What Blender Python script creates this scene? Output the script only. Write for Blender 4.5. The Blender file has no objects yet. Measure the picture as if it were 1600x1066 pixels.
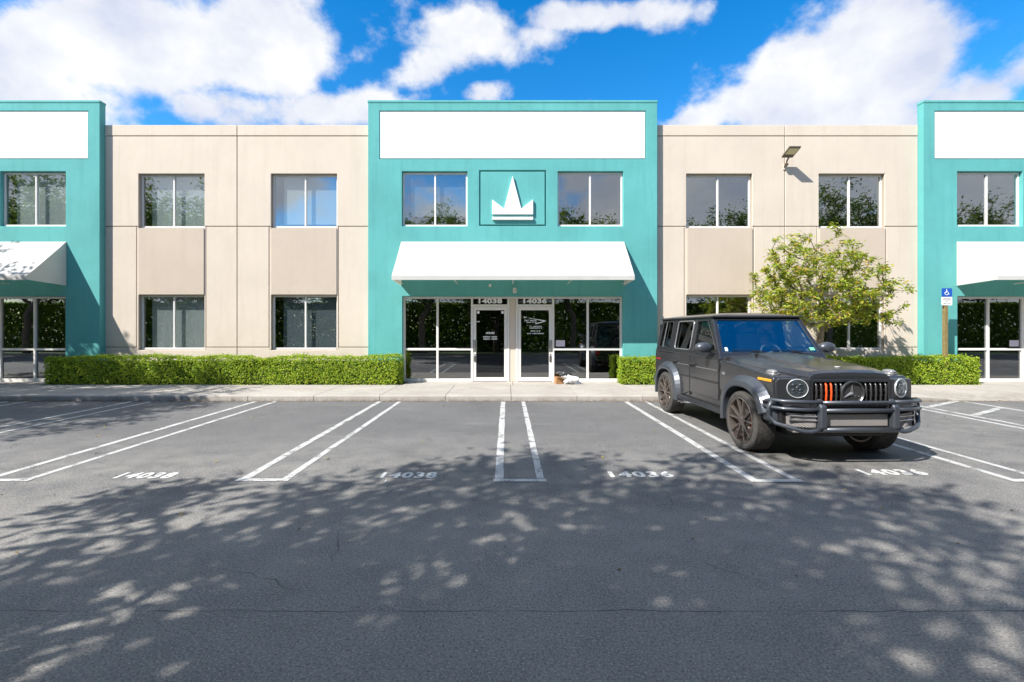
import bpy, bmesh, math, random
from mathutils import Vector, Matrix, Quaternion
R = math.radians
PI = math.pi
scene = bpy.context.scene
COL = scene.collection
random.seed(7)

# ------------------------------------------------------------------ camera, sky, sun, exposure
EYE = 1.70
cam_d = bpy.data.cameras.new('camera')
cam = bpy.data.objects.new('camera', cam_d)
COL.objects.link(cam)
cam.location = (0, 0, EYE)
cam.rotation_euler = (R(90), 0, 0)
cam_d.sensor_width = 36.0
cam_d.lens = 16.0
cam_d.shift_x = 0.005
cam_d.shift_y = -0.0119
cam_d.clip_start = 0.05
cam_d.clip_end = 3000
scene.camera = cam

LIGHT = Vector((1.33, 1.0, -1.574)).normalized()      # the way the sunlight travels
SUN_EL = math.asin(-LIGHT.z)
SUN_ROT = math.atan2(-LIGHT.x, -LIGHT.y)
sun_d = bpy.data.lights.new('sun', 'SUN')
sun_d.energy = 2.35
sun_d.angle = R(0.53)
sun_d.color = (1.0, 0.955, 0.89)
sun = bpy.data.objects.new('sun', sun_d)
COL.objects.link(sun)
sun.rotation_euler = LIGHT.to_track_quat('-Z', 'Y').to_euler()
sun.location = (-20, -15, 25)

scene.view_settings.view_transform = 'Standard'
scene.view_settings.look = 'None'
scene.view_settings.exposure = 1.93
scene.view_settings.gamma = 1.0
scene.view_settings.use_curve_mapping = False
scene.render.engine = 'CYCLES'
scene.cycles.max_bounces = 8
scene.cycles.transparent_max_bounces = 12
scene.cycles.use_denoising = True
scene.cycles.sample_clamp_indirect = 6.0


class NT:
    """small helper to write node trees in one line per node"""
    def __init__(s, tree):
        s.t = tree
        s.t.nodes.clear()

    def n(s, kind, **kw):
        nd = s.t.nodes.new(kind)
        for k, v in kw.items():
            setattr(nd, k, v)
        return nd

    def link(s, a, b):
        s.t.links.new(a, b)

    def put(s, sock, v):
        if isinstance(v, bpy.types.NodeSocket):
            s.link(v, sock)
        else:
            sock.default_value = v

    def m(s, op, a, b=0.0, c=None, clamp=False):
        nd = s.n('ShaderNodeMath', operation=op, use_clamp=clamp)
        s.put(nd.inputs[0], a)
        s.put(nd.inputs[1], b)
        if c is not None:
            s.put(nd.inputs[2], c)
        return nd.outputs[0]

    def rng(s, v, a, b, c=0.0, d=1.0, smooth=False):
        nd = s.n('ShaderNodeMapRange')
        if smooth:
            nd.interpolation_type = 'SMOOTHSTEP'
        s.put(nd.inputs[0], v)
        for i, x in enumerate((a, b, c, d)):
            nd.inputs[i + 1].default_value = x
        return nd.outputs[0]

    def mix(s, f, a, b, blend='MIX'):
        nd = s.n('ShaderNodeMix', data_type='RGBA', blend_type=blend)
        s.put(nd.inputs[0], f)
        s.put(nd.inputs[6], a if isinstance(a, bpy.types.NodeSocket) else (*a, 1))
        s.put(nd.inputs[7], b if isinstance(b, bpy.types.NodeSocket) else (*b, 1))
        return nd.outputs[2]

    def noise(s, vec, scale, detail=4.0, rough=0.55, dist=0.0):
        nd = s.n('ShaderNodeTexNoise')
        if vec is not None:
            s.link(vec, nd.inputs['Vector'])
        nd.inputs['Scale'].default_value = scale
        nd.inputs['Detail'].default_value = detail
        nd.inputs['Roughness'].default_value = rough
        nd.inputs['Distortion'].default_value = dist
        return nd.outputs[0]

    def scaled(s, vec, xyz, loc=(0, 0, 0)):
        nd = s.n('ShaderNodeMapping')
        s.link(vec, nd.inputs[0])
        nd.inputs['Location'].default_value = loc
        nd.inputs['Scale'].default_value = xyz
        return nd.outputs[0]


world = bpy.data.worlds.new('World')
scene.world = world
world.use_nodes = True
w = NT(world.node_tree)
out = w.n('ShaderNodeOutputWorld')
sky = w.n('ShaderNodeTexSky', sky_type='NISHITA')
sky.sun_disc = False
sky.sun_elevation = SUN_EL
sky.sun_rotation = SUN_ROT
sky.air_density = 1.0
sky.dust_density = 0.3
sky.ozone_density = 2.2
hs = w.n('ShaderNodeHueSaturation')
hs.inputs['Saturation'].default_value = 1.45
hs.inputs['Value'].default_value = 1.0
w.link(sky.outputs[0], hs.inputs['Color'])
bg_sky = w.n('ShaderNodeBackground')
bg_sky.inputs['Strength'].default_value = 0.067
w.link(hs.outputs[0], bg_sky.inputs['Color'])
tc = w.n('ShaderNodeTexCoord')
sep = w.n('ShaderNodeSeparateXYZ')
w.link(tc.outputs['Generated'], sep.inputs[0])
dx, dy, dz = sep.outputs
# cloud masses as (across, up) slopes from the eye, size, weight, slant
ady = w.m('MAXIMUM', w.m('ABSOLUTE', dy), .05)
cu_, cv_ = w.m('DIVIDE', dx, ady), w.m('DIVIDE', dz, ady)
CLOUDS = [(-.83, .62, .42, .15, 1.3, .05), (-.53, .60, .17, .11, 1.1, .1), (-1.05, .52, .34, .13, 1.15, 0), (-.64, .49, .24, .06, .95, -.1),
          (-.95, .41, .22, .07, .9, 0), (-.33, .49, .19, .05, .95, .1), (-.19, .57, .11, .06, .95, .5), (-.08, .64, .12, .08, 1.0, .2),
          (.20, .69, .24, .04, .85, .05), (.04, .62, .13, .06, .8, 0), (-.03, .525, .07, .03, .85, 0), (.18, .50, .05, .015, .55, 0),
          (.60, .54, .18, .10, 1.35, .35), (.78, .56, .22, .15, 1.35, .3), (.95, .66, .18, .08, .85, .2), (1.0, .50, .16, .09, .85, .2),
          (.45, .47, .10, .06, 1.0, .4), (1.15, .58, .14, .07, .8, .3), (.68, .46, .27, .07, 1.15, 0)]
tot = None
for cx, cz, rx, rz, wt, sl in CLOUDS:
    a = w.m('SUBTRACT', cu_, cx)
    b = w.m('SUBTRACT', w.m('SUBTRACT', cv_, cz), w.m('MULTIPLY', a, sl))
    q = w.m('ADD', w.m('POWER', w.m('MULTIPLY', a, 1 / rx), 2.0), w.m('POWER', w.m('MULTIPLY', b, 1 / rz), 2.0))
    g = w.m('MULTIPLY', w.m('EXPONENT', w.m('MULTIPLY', q, -0.8)), wt)
    tot = g if tot is None else w.m('MAXIMUM', tot, g)
cvec = w.scaled(tc.outputs['Generated'], (1, 1, 1.3))
n1 = w.noise(cvec, 6.5, 10.0, 0.58, 0.0)
n2 = w.noise(cvec, 2.1, 3.0, 0.5)
clear = w.n('ShaderNodeVectorMath', operation='DOT_PRODUCT')
w.link(tc.outputs['Generated'], clear.inputs[0])
clear.inputs[1].default_value = Vector((.50, -.42, .76)).normalized()
# well above the frame and round the sides the cloud field just goes on
zen = w.m('MAXIMUM', w.rng(cv_, .80, 1.2, 0.0, 1.0), w.rng(w.m('ABSOLUTE', cu_), 1.25, 1.6, 0.0, 1.0))
low_band = w.m('MULTIPLY', w.rng(cv_, .42, .32), w.rng(n2, .34, .54, .30, 1.0))
far = w.m('MULTIPLY', w.rng(n2, .36, .56, 0.15, 1.0), w.m('MULTIPLY', zen, w.rng(clear.outputs['Value'], .965, .88)))
dens = w.m('ADD', w.m('MAXIMUM', w.m('MAXIMUM', tot, far), low_band), w.m('MULTIPLY', w.m('SUBTRACT', n1, .5), 2.3))
mask = w.rng(dens, .34, .80, 0.0, 1.0, True)
n3 = w.noise(w.scaled(tc.outputs['Generated'], (1, 1, 1.2), (.3, .1, .04)), 5.0, 6.0, 0.55, 0.0)
n4 = w.noise(w.scaled(tc.outputs['Generated'], (1, 1, 1.2), (.1, .3, .2)), 14.0, 5.0, 0.55, 0.0)
ccol = w.mix(w.rng(w.m('ADD', w.m('MULTIPLY', n3, .65), w.m('MULTIPLY', n4, .35)), .36, .60), (.66, .71, .86), (1.0, 1.0, 1.0))
bg_cl = w.n('ShaderNodeBackground')
bg_cl.inputs['Strength'].default_value = 0.275
w.link(ccol, bg_cl.inputs['Color'])
mx = w.n('ShaderNodeMixShader')
w.link(w.m('MULTIPLY', mask, .97), mx.inputs[0])
w.link(bg_sky.outputs[0], mx.inputs[1])
w.link(bg_cl.outputs[0], mx.inputs[2])
w.link(mx.outputs[0], out.inputs[0])

# ------------------------------------------------------------------ materials
MATS = {}


def mat(name):
    m_ = bpy.data.materials.new(name)
    m_.use_nodes = True
    t = NT(m_.node_tree)
    o = t.n('ShaderNodeOutputMaterial')
    MATS[name] = m_
    return m_, t, o


def bump(t, height, strength=.3, dist=.01):
    b = t.n('ShaderNodeBump')
    b.inputs['Strength'].default_value = strength
    b.inputs['Distance'].default_value = dist
    t.link(height, b.inputs['Height'])
    return b.outputs[0]


def simple(name, col, rough=.5, metal=0.0, spec=.5, var=.0, vscale=6.0, bmp=0.0, bscale=60.0, emit=None, coat=0.0):
    m_, t, o = mat(name)
    p = t.n('ShaderNodeBsdfPrincipled')
    p.inputs['Roughness'].default_value = rough
    p.inputs['Metallic'].default_value = metal
    p.inputs['Specular IOR Level'].default_value = spec
    p.inputs['Coat Weight'].default_value = coat
    pos = t.n('ShaderNodeNewGeometry').outputs['Position']
    if var:
        f = t.noise(pos, vscale, 5.0, .6)
        lo = tuple(max(0, c * (1 - var)) for c in col)
        hi = tuple(min(1, c * (1 + var)) for c in col)
        t.link(t.mix(t.rng(f, .3, .7), lo, hi), p.inputs['Base Color'])
    else:
        p.inputs['Base Color'].default_value = (*col, 1)
    if bmp:
        t.link(bump(t, t.noise(pos, bscale, 3.0, .6), bmp, .01), p.inputs['Normal'])
    if emit:
        p.inputs['Emission Color'].default_value = (*emit[0], 1)
        p.inputs['Emission Strength'].default_value = emit[1]
    t.link(p.outputs[0], o.inputs[0])
    return m_


def stucco(name, col, stain, var=.10):
    """painted stucco: soft mottling, runs under the sills, fine sand relief"""
    m_, t, o = mat(name)
    p = t.n('ShaderNodeBsdfPrincipled')
    p.inputs['Roughness'].default_value = .85
    p.inputs['Specular IOR Level'].default_value = .25
    pos = t.n('ShaderNodeNewGeometry').outputs['Position']
    f1 = t.noise(pos, .8, 5.0, .6)
    f2 = t.noise(t.scaled(pos, (5.0, 5.0, .35)), 1.0, 5.0, .65)
    c = t.mix(t.rng(f1, .3, .7), tuple(x * (1 - var) for x in col), tuple(min(1, x * (1 + var)) for x in col))
    c = t.mix(t.m('MULTIPLY', t.rng(f2, .50, .78), .45), c, stain)
    f3 = t.noise(pos, 9.0, 6.0, .7)
    c = t.mix(t.m('MULTIPLY', t.rng(f3, .5, .85), .18), c, stain)
    t.link(c, p.inputs['Base Color'])
    h = t.m('ADD', t.noise(pos, 130.0, 3.0, .6), t.m('MULTIPLY', t.noise(pos, 5.0, 3.0, .5), 2.2))
    t.link(bump(t, h, .30, .006), p.inputs['Normal'])
    t.link(p.outputs[0], o.inputs[0])
    return m_


M_TEAL = stucco('teal_stucco', (.110, .385, .372), (.064, .25, .26), .09)
M_BEIGE = stucco('cream_stucco', (.600, .525, .437), (.50, .425, .345), .045)
M_TAN = stucco('tan_stucco', (.515, .435, .352), (.45, .375, .30), .04)
M_JOINT = simple('joint_filler', (.36, .30, .24), .9)
M_WHITE = simple('white_sign_board', (.80, .80, .80), .5, var=.015, vscale=2)
m_, t, o = mat('white_awning_canvas')
p = t.n('ShaderNodeBsdfDiffuse')
pos = t.n('ShaderNodeNewGeometry').outputs['Position']
t.link(t.mix(t.rng(t.noise(pos, 3, 4, .6), .3, .7), (.76, .76, .755), (.82, .82, .815)), p.inputs[0])
t.link(bump(t, t.noise(pos, 9, 3, .6), .08, .01), p.inputs['Normal'])
tl = t.n('ShaderNodeBsdfTranslucent')
tl.inputs[0].default_value = (.80, .76, .66, 1)
mx_ = t.n('ShaderNodeMixShader')
mx_.inputs[0].default_value = .45
t.link(p.outputs[0], mx_.inputs[1])
t.link(tl.outputs[0], mx_.inputs[2])
t.link(mx_.outputs[0], o.inputs[0])
M_CANVAS = m_
M_ALU = simple('white_aluminium', (.72, .70, .66), .35, spec=.5, var=.03, vscale=9)
M_DARK = simple('interior_grey', (.11, .11, .115), .9)
M_CARPET = simple('interior_floor', (.04, .038, .036), .95)
M_BLIND = simple('window_blind', (.80, .82, .81), .8)
M_BLINDDK = simple('grey_window_shade', (.30, .34, .38), .8)
M_LETTER = simple('white_vinyl', (.85, .85, .83), .5)
M_BLACK = simple('black_plastic', (.012, .012, .013), .45, var=.1)
M_RUBBER = simple('tyre_rubber', (.062, .059, .056), .85, spec=.2, var=.25, vscale=18, bmp=.25, bscale=60)
M_STEEL = simple('brushed_steel', (.55, .55, .54), .32, 1.0)
M_CONC = None


def glass(name, tint, refl, frn=1.5, col=(.93, .97, 1.0)):
    m_, t, o = mat(name)
    tr = t.n('ShaderNodeBsdfTransparent')
    tr.inputs[0].default_value = (*tint, 1)
    gl = t.n('ShaderNodeBsdfGlossy')
    gl.inputs['Roughness'].default_value = 0.004
    gl.inputs['Color'].default_value = (*col, 1)
    fr = t.n('ShaderNodeFresnel')
    geo = t.n('ShaderNodeNewGeometry')
    # leaving a pane the index is turned round, so thin panes do not reflect totally inside
    t.link(t.m('ADD', t.m('MULTIPLY', geo.outputs['Backfacing'], 1 / frn - frn), frn), fr.inputs[0])
    pos = t.n('ShaderNodeNewGeometry').outputs['Position']
    nb = bump(t, t.noise(pos, 1.1, 2.0, .5), .05, .012)
    t.link(nb, gl.inputs['Normal'])
    mx_ = t.n('ShaderNodeMixShader')
    t.link(t.m('ADD', fr.outputs[0], refl, clamp=True), mx_.inputs[0])
    t.link(tr.outputs[0], mx_.inputs[1])
    t.link(gl.outputs[0], mx_.inputs[2])
    t.link(mx_.outputs[0], o.inputs[0])
    return m_


M_GLASS = glass('tinted_window_glass', (.33, .35, .35), .17)
M_GLASSUP = glass('blue_window_glass', (.78, .81, .81), .17)
M_GLASSDK = glass('dark_door_glass', (.22, .22, .24), .05)
M_CARGLASS = glass('car_glass', (.80, .83, .83), .05)
M_WSHIELD = glass('windscreen_glass', (.80, .87, .90), .16, 1.5, (.80, .95, 1.0))
M_BACKGLASS = glass('back_window_glass', (.72, .74, .74), .04)
M_LENS = glass('clear_lens', (.80, .82, .84), .06)

# concrete
m_, t, o = mat('pale_concrete')
p = t.n('ShaderNodeBsdfPrincipled')
p.inputs['Roughness'].default_value = .9
p.inputs['Specular IOR Level'].default_value = .2
pos = t.n('ShaderNodeNewGeometry').outputs['Position']
oi = t.n('ShaderNodeObjectInfo')
c = t.mix(t.rng(t.noise(pos, 1.3, 6.0, .65), .3, .7), (.33, .30, .265), (.43, .40, .36))
c = t.mix(t.m('MULTIPLY', t.rng(t.noise(pos, 11.0, 6.0, .7), .55, .78), .55), c, (.22, .195, .165))
c = t.mix(t.m('MULTIPLY', oi.outputs['Random'], .16), c, (.29, .265, .23))
# grime low on the kerb face
sz = t.n('ShaderNodeSeparateXYZ')
t.link(pos, sz.inputs[0])
low = t.m('MULTIPLY', t.rng(sz.outputs[2], .10, .005), t.rng(t.noise(t.scaled(pos, (4, 4, 1.0)), 1.6, 5, .7), .38, .66))
c = t.mix(t.m('MULTIPLY', low, .8), c, (.16, .13, .10))
t.link(c, p.inputs['Base Color'])
t.link(bump(t, t.noise(pos, 90, 4, .6), .25, .006), p.inputs['Normal'])
t.link(p.outputs[0], o.inputs[0])
M_CONC = m_

# asphalt
m_, t, o = mat('worn_asphalt')
p = t.n('ShaderNodeBsdfPrincipled')
p.inputs['Specular IOR Level'].default_value = .35
pos = t.n('ShaderNodeNewGeometry').outputs['Position']
sp = t.n('ShaderNodeSeparateXYZ')
t.link(pos, sp.inputs[0])
big = t.noise(pos, .55, 5.0, .6)
mid = t.noise(pos, 2.6, 6.0, .68)
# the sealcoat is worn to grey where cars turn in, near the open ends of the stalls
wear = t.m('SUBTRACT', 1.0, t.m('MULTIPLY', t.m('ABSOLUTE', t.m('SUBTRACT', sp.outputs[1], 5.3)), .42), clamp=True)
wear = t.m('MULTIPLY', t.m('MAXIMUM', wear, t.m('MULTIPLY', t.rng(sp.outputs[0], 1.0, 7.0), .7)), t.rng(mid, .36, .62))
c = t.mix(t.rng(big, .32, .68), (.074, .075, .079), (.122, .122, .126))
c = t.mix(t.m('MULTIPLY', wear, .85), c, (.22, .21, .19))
sc2 = t.noise(t.scaled(pos, (.5, 1.6, 1)), 1.2, 6, .7)
c = t.mix(t.m('MULTIPLY', t.rng(sc2, .56, .74), .5), c, (.235, .225, .205))
c = t.mix(t.m('MULTIPLY', t.rng(t.noise(pos, .9, 5, .65), .57, .72), .5), c, (.045, .045, .048))
g1 = t.noise(pos, 78.0, 3.0, .75)
g2 = t.noise(pos, 60.0, 3.0, .7)
# driving aisle: worn to paler stone, colour raised further to brighten the tree shade
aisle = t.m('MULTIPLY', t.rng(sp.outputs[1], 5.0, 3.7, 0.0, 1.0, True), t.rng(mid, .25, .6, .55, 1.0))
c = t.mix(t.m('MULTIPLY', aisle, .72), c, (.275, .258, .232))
c = t.mix(t.m('MULTIPLY', t.rng(g1, .52, .64), .9), c, (.40, .385, .36))
c = t.mix(t.m('MULTIPLY', t.rng(g2, .47, .36), .6), c, (.022, .022, .025))
spk = t.n('ShaderNodeTexVoronoi')
spk.inputs['Scale'].default_value = 38.0
t.link(pos, spk.inputs['Vector'])
c = t.mix(t.m('MULTIPLY', t.rng(spk.outputs['Distance'], .16, .08), t.rng(t.noise(pos, 3.0, 3, .6), .44, .62)), c, (.33, .31, .28))
# hairline cracks
vd = t.n('ShaderNodeTexVoronoi', feature='DISTANCE_TO_EDGE')
vd.inputs['Scale'].default_value = .5
nd = t.n('ShaderNodeVectorMath', operation='ADD')
t.link(pos, nd.inputs[0])
nn = t.n('ShaderNodeTexNoise')
nn.inputs['Scale'].default_value = 3.0
nn.inputs['Detail'].default_value = 5.0
t.link(pos, nn.inputs['Vector'])
sc_ = t.n('ShaderNodeVectorMath', operation='SCALE')
sc_.inputs['Scale'].default_value = .22
t.link(nn.outputs['Color'], sc_.inputs[0])
t.link(sc_.outputs[0], nd.inputs[1])
t.link(nd.outputs[0], vd.inputs['Vector'])
crk = t.m('MULTIPLY', t.rng(vd.outputs['Distance'], .0032, .0010), t.rng(t.noise(pos, .7, 3, .6), .5, .6))
# the paving seam that runs along the aisle
sy = t.m('ADD', sp.outputs[1], t.m('MULTIPLY', t.m('SUBTRACT', t.noise(pos, 2.2, 5, .6), .5), .09))
seam = t.rng(t.m('ABSOLUTE', t.m('SUBTRACT', sy, 2.74)), .0065, .003)
seam = t.m('MULTIPLY', seam, t.rng(t.noise(pos, 1.5, 2, .5), .36, .5))
crk = t.m('MAXIMUM', crk, seam)
c = t.mix(t.m('MULTIPLY', crk, .6), c, (.02, .02, .021))
t.link(c, p.inputs['Base Color'])
t.link(t.rng(g2, .3, .7, .62, .88), p.inputs['Roughness'])
hh = t.m('SUBTRACT', t.m('ADD', t.noise(pos, 120.0, 3.0, .65), t.m('MULTIPLY', mid, .6)), t.m('MULTIPLY', crk, 1.0))
t.link(bump(t, hh, .55, .008), p.inputs['Normal'])
t.link(p.outputs[0], o.inputs[0])
M_ASPH = m_


def paint(name, a, b, wa, wb):
    """road paint worn through to the asphalt"""
    m_, t, o = mat(name)
    p = t.n('ShaderNodeBsdfPrincipled')
    p.inputs['Roughness'].default_value = .7
    pos = t.n('ShaderNodeNewGeometry').outputs['Position']
    t.link(t.mix(t.noise(pos, 14, 4, .6), a, b), p.inputs['Base Color'])
    tr = t.n('ShaderNodeBsdfTransparent')
    mx_ = t.n('ShaderNodeMixShader')
    f = t.m('ADD', t.m('MULTIPLY', t.noise(pos, 5.0, 3, .6), .55), t.m('MULTIPLY', t.noise(pos, 48.0, 4, .7), .45))
    t.link(t.rng(f, wa, wb), mx_.inputs[0])
    t.link(tr.outputs[0], mx_.inputs[1])
    t.link(p.outputs[0], mx_.inputs[2])
    t.link(mx_.outputs[0], o.inputs[0])
    return m_


M_PAINT = paint('white_road_paint', (.38, .38, .368), (.52, .52, .507), .365, .48)
M_PAINTNUM = paint('thin_stencil_paint', (.46, .46, .45), (.62, .62, .60), .32, .43)
M_PAINT2 = paint('faded_road_paint', (.50, .50, .48), (.66, .66, .64), .47, .60)


def leafmat(name, cols, trans=.35, rough=.5):
    m_, t, o = mat(name)
    p = t.n('ShaderNodeBsdfPrincipled')
    p.inputs['Roughness'].default_value = rough
    p.inputs['Specular IOR Level'].default_value = .35
    geo = t.n('ShaderNodeNewGeometry')
    ramp = t.n('ShaderNodeValToRGB')
    cr = ramp.color_ramp
    cr.elements[0].color = (*cols[0], 1)
    cr.elements[1].color = (*cols[-1], 1)
    for i, cc in enumerate(cols[1:-1]):
        e = cr.elements.new((i + 1) / (len(cols) - 1))
        e.color = (*cc, 1)
    t.link(geo.outputs['Random Per Island'], ramp.inputs[0])
    t.link(ramp.outputs[0], p.inputs['Base Color'])
    tl = t.n('ShaderNodeBsdfTranslucent')
    t.link(t.mix(.5, ramp.outputs[0], (.30, .42, .04)), tl.inputs[0])
    mx_ = t.n('ShaderNodeMixShader')
    mx_.inputs[0].default_value = trans
    t.link(p.outputs[0], mx_.inputs[1])
    t.link(tl.outputs[0], mx_.inputs[2])
    t.link(mx_.outputs[0], o.inputs[0])
    return m_


M_HEDGE = leafmat('hedge_leaves', [(.15, .27, .018), (.30, .44, .028), (.44, .56, .045), (.56, .62, .08)], .48)
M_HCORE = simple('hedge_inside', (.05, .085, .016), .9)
M_TLEAF = leafmat('yellow_green_leaves', [(.17, .27, .025), (.30, .40, .03), (.37, .44, .04), (.47, .46, .05), (.50, .27, .05)], .42)
M_DLEAF = leafmat('dark_tree_leaves', [(.028, .065, .012), (.055, .11, .016), (.095, .16, .024)], .42)
M_SHRUB = leafmat('shrub_leaves', [(.06, .12, .02), (.12, .21, .03), (.19, .29, .05)], .45)
M_BARK = simple('grey_brown_bark', (.19, .155, .12), .9, var=.3, vscale=12, bmp=.5, bscale=30)
M_SOIL = simple('mulch_soil', (.075, .055, .04), .95, var=.4, vscale=14, bmp=.6, bscale=40)
M_GRASS = simple('lawn_green', (.05, .10, .022), .9, var=.35, vscale=3, bmp=.5, bscale=60)
M_LITTER = leafmat('dry_leaves', [(.10, .055, .025), (.20, .11, .045), (.30, .20, .07), (.13, .085, .05)], .1, .8)

# ------------------------------------------------------------------ mesh helpers


class MB:
    def __init__(s):
        s.v, s.f = [], []

    def add(s, vs, fs):
        b = len(s.v)
        s.v += [tuple(x) for x in vs]
        s.f += [tuple(i + b for i in f) for f in fs]
        return s

    def box(s, x0, x1, y0, y1, z0, z1):
        return s.add([(x0, y0, z0), (x1, y0, z0), (x1, y1, z0), (x0, y1, z0), (x0, y0, z1), (x1, y0, z1), (x1, y1, z1), (x0, y1, z1)],
                     [(0, 3, 2, 1), (4, 5, 6, 7), (0, 1, 5, 4), (1, 2, 6, 5), (2, 3, 7, 6), (3, 0, 4, 7)])

    def hexa(s, p):
        """eight corners: bottom four, top four"""
        return s.add(p, [(0, 3, 2, 1), (4, 5, 6, 7), (0, 1, 5, 4), (1, 2, 6, 5), (2, 3, 7, 6), (3, 0, 4, 7)])

    def quad(s, *p):
        return s.add(p, [tuple(range(len(p)))])

    def prism(s, poly, a, b, fn):
        """polygon (u,v) pushed from a to b; fn(u,v,t) -> point"""
        n = len(poly)
        vs = [fn(u, v, a) for u, v in poly] + [fn(u, v, b) for u, v in poly]
        fs = [tuple(range(n))[::-1], tuple(range(n, 2 * n))] + [(i, (i + 1) % n, n + (i + 1) % n, n + i) for i in range(n)]
        return s.add(vs, fs)

    def tube(s, pts, r, n=8, closed=False, cap=True):
        pts = [Vector(p) for p in pts]
        rs = r if isinstance(r, (list, tuple)) else [r] * len(pts)
        k = len(pts)
        rings = []
        up = None
        for i in range(k):
            if closed:
                d = (pts[(i + 1) % k] - pts[i - 1])
            else:
                d = pts[min(i + 1, k - 1)] - pts[max(i - 1, 0)]
            d = d.normalized() if d.length > 1e-9 else Vector((0, 0, 1))
            if up is None:
                up = d.orthogonal().normalized()
            up = (up - d * up.dot(d))
            up = up.normalized() if up.length > 1e-6 else d.orthogonal().normalized()
            sd = d.cross(up)
            rings.append([pts[i] + (up * math.cos(2 * PI * j / n) + sd * math.sin(2 * PI * j / n)) * rs[i] for j in range(n)])
        vs = [p for rg in rings for p in rg]
        fs = []
        for i in range(k if closed else k - 1):
            a, b = i * n, ((i + 1) % k) * n
            for j in range(n):
                fs.append((a + j, a + (j + 1) % n, b + (j + 1) % n, b + j))
        if cap and not closed:
            fs.append(tuple(range(n))[::-1])
            fs.append(tuple((k - 1) * n + j for j in range(n)))
        return s.add(vs, fs)

    def lathe(s, prof, n, fn, closed=False):
        """profile [(r, t)] spun; fn(r*cos, r*sin, t) -> point"""
        k = len(prof)
        vs = [fn(r * math.cos(2 * PI * j / n), r * math.sin(2 * PI * j / n), tt) for r, tt in prof for j in range(n)]
        fs = []
        for i in range(k if closed else k - 1):
            a, b = i * n, ((i + 1) % k) * n
            for j in range(n):
                fs.append((a + j, a + (j + 1) % n, b + (j + 1) % n, b + j))
        return s.add(vs, fs)

    def mesh(s, name, mats, smooth=False):
        me = bpy.data.meshes.new(name)
        me.from_pydata(s.v, [], s.f)
        for x in (mats if isinstance(mats, (list, tuple)) else [mats]):
            me.materials.append(x)
        if smooth:
            me.polygons.foreach_set('use_smooth', [True] * len(me.polygons))
        me.update()
        return me

    def build(s, name, mats, parent=None, bevel=0.0, seg=2, smooth=False, fix=True, loc=None, weld=False):
        me = s.mesh(name, mats, smooth)
        if fix or weld:
            bm = bmesh.new()
            bm.from_mesh(me)
            if weld:
                bmesh.ops.remove_doubles(bm, verts=bm.verts, dist=1e-4)
            if fix:
                bmesh.ops.recalc_face_normals(bm, faces=bm.faces)
            bm.to_mesh(me)
            bm.free()
        o = bpy.data.objects.new(name, me)
        COL.objects.link(o)
        if loc:
            o.location = loc
        if parent:
            o.parent = parent
        if bevel:
            b = o.modifiers.new('bevel', 'BEVEL')
            b.width = bevel
            b.segments = seg
            b.limit_method = 'ANGLE'
            b.angle_limit = R(35)
            b.harden_normals = False
        return o


def link(name, me, parent=None, loc=(0, 0, 0), rot=(0, 0, 0)):
    o = bpy.data.objects.new(name, me)
    COL.objects.link(o)
    o.location = loc
    o.rotation_euler = rot
    if parent:
        o.parent = parent
    return o


def thing(name, label, cat, loc=(0, 0, 0), rz=0.0, group=None):
    o = bpy.data.objects.new(name, None)
    COL.objects.link(o)
    o.location = loc
    o.rotation_euler = (0, 0, rz)
    return tag(o, label, cat, group)


def tag(o, label, cat, group=None):
    o['label'] = label
    o['category'] = cat
    if group:
        o['group'] = group
    return o


def structure(o):
    o['kind'] = 'structure'
    return o


def stuff(o):
    o['kind'] = 'stuff'
    return o


def copy_tree(o, parent=None):
    c = o.copy()
    COL.objects.link(c)
    if parent:
        c.parent = parent
    for ch in list(o.children):
        copy_tree(ch, c)
    return c


def text_mb(body, size, extrude=0.001, offset=0.0, spacing=1.0, fit=None):
    """lettering as a mesh in the xz plane, centred on x, baseline at z=0, facing -y"""
    cu = bpy.data.curves.new('lettering', 'FONT')
    cu.body = body
    cu.size = size
    cu.extrude = extrude
    cu.offset = offset
    cu.align_x = 'CENTER'
    cu.space_character = spacing
    cu.resolution_u = 3
    ob = bpy.data.objects.new('lettering', cu)
    COL.objects.link(ob)
    dg = bpy.context.evaluated_depsgraph_get()
    me = bpy.data.meshes.new_from_object(ob.evaluated_get(dg))
    mb = MB()
    vs = [v.co.copy() for v in me.vertices]
    if fit:
        xs = [v.x for v in vs]
        ys = [v.y for v in vs]
        sx = fit[0] / (max(xs) - min(xs))
        sy_ = fit[1] / (max(ys) - min(ys))
        mxx = (max(xs) + min(xs)) / 2
        mny = min(ys)
        vs = [Vector(((v.x - mxx) * sx, (v.y - mny) * sy_, v.z)) for v in vs]
    mb.add([(v.x, -v.z, v.y) for v in vs], [tuple(pp.vertices) for pp in me.polygons])
    bpy.data.objects.remove(ob)
    bpy.data.curves.remove(cu)
    bpy.data.meshes.remove(me)
    return mb


def shift(mb, dx_, dy_, dz_):
    mb.v = [(x + dx_, y + dy_, z + dz_) for x, y, z in mb.v]
    return mb


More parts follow.
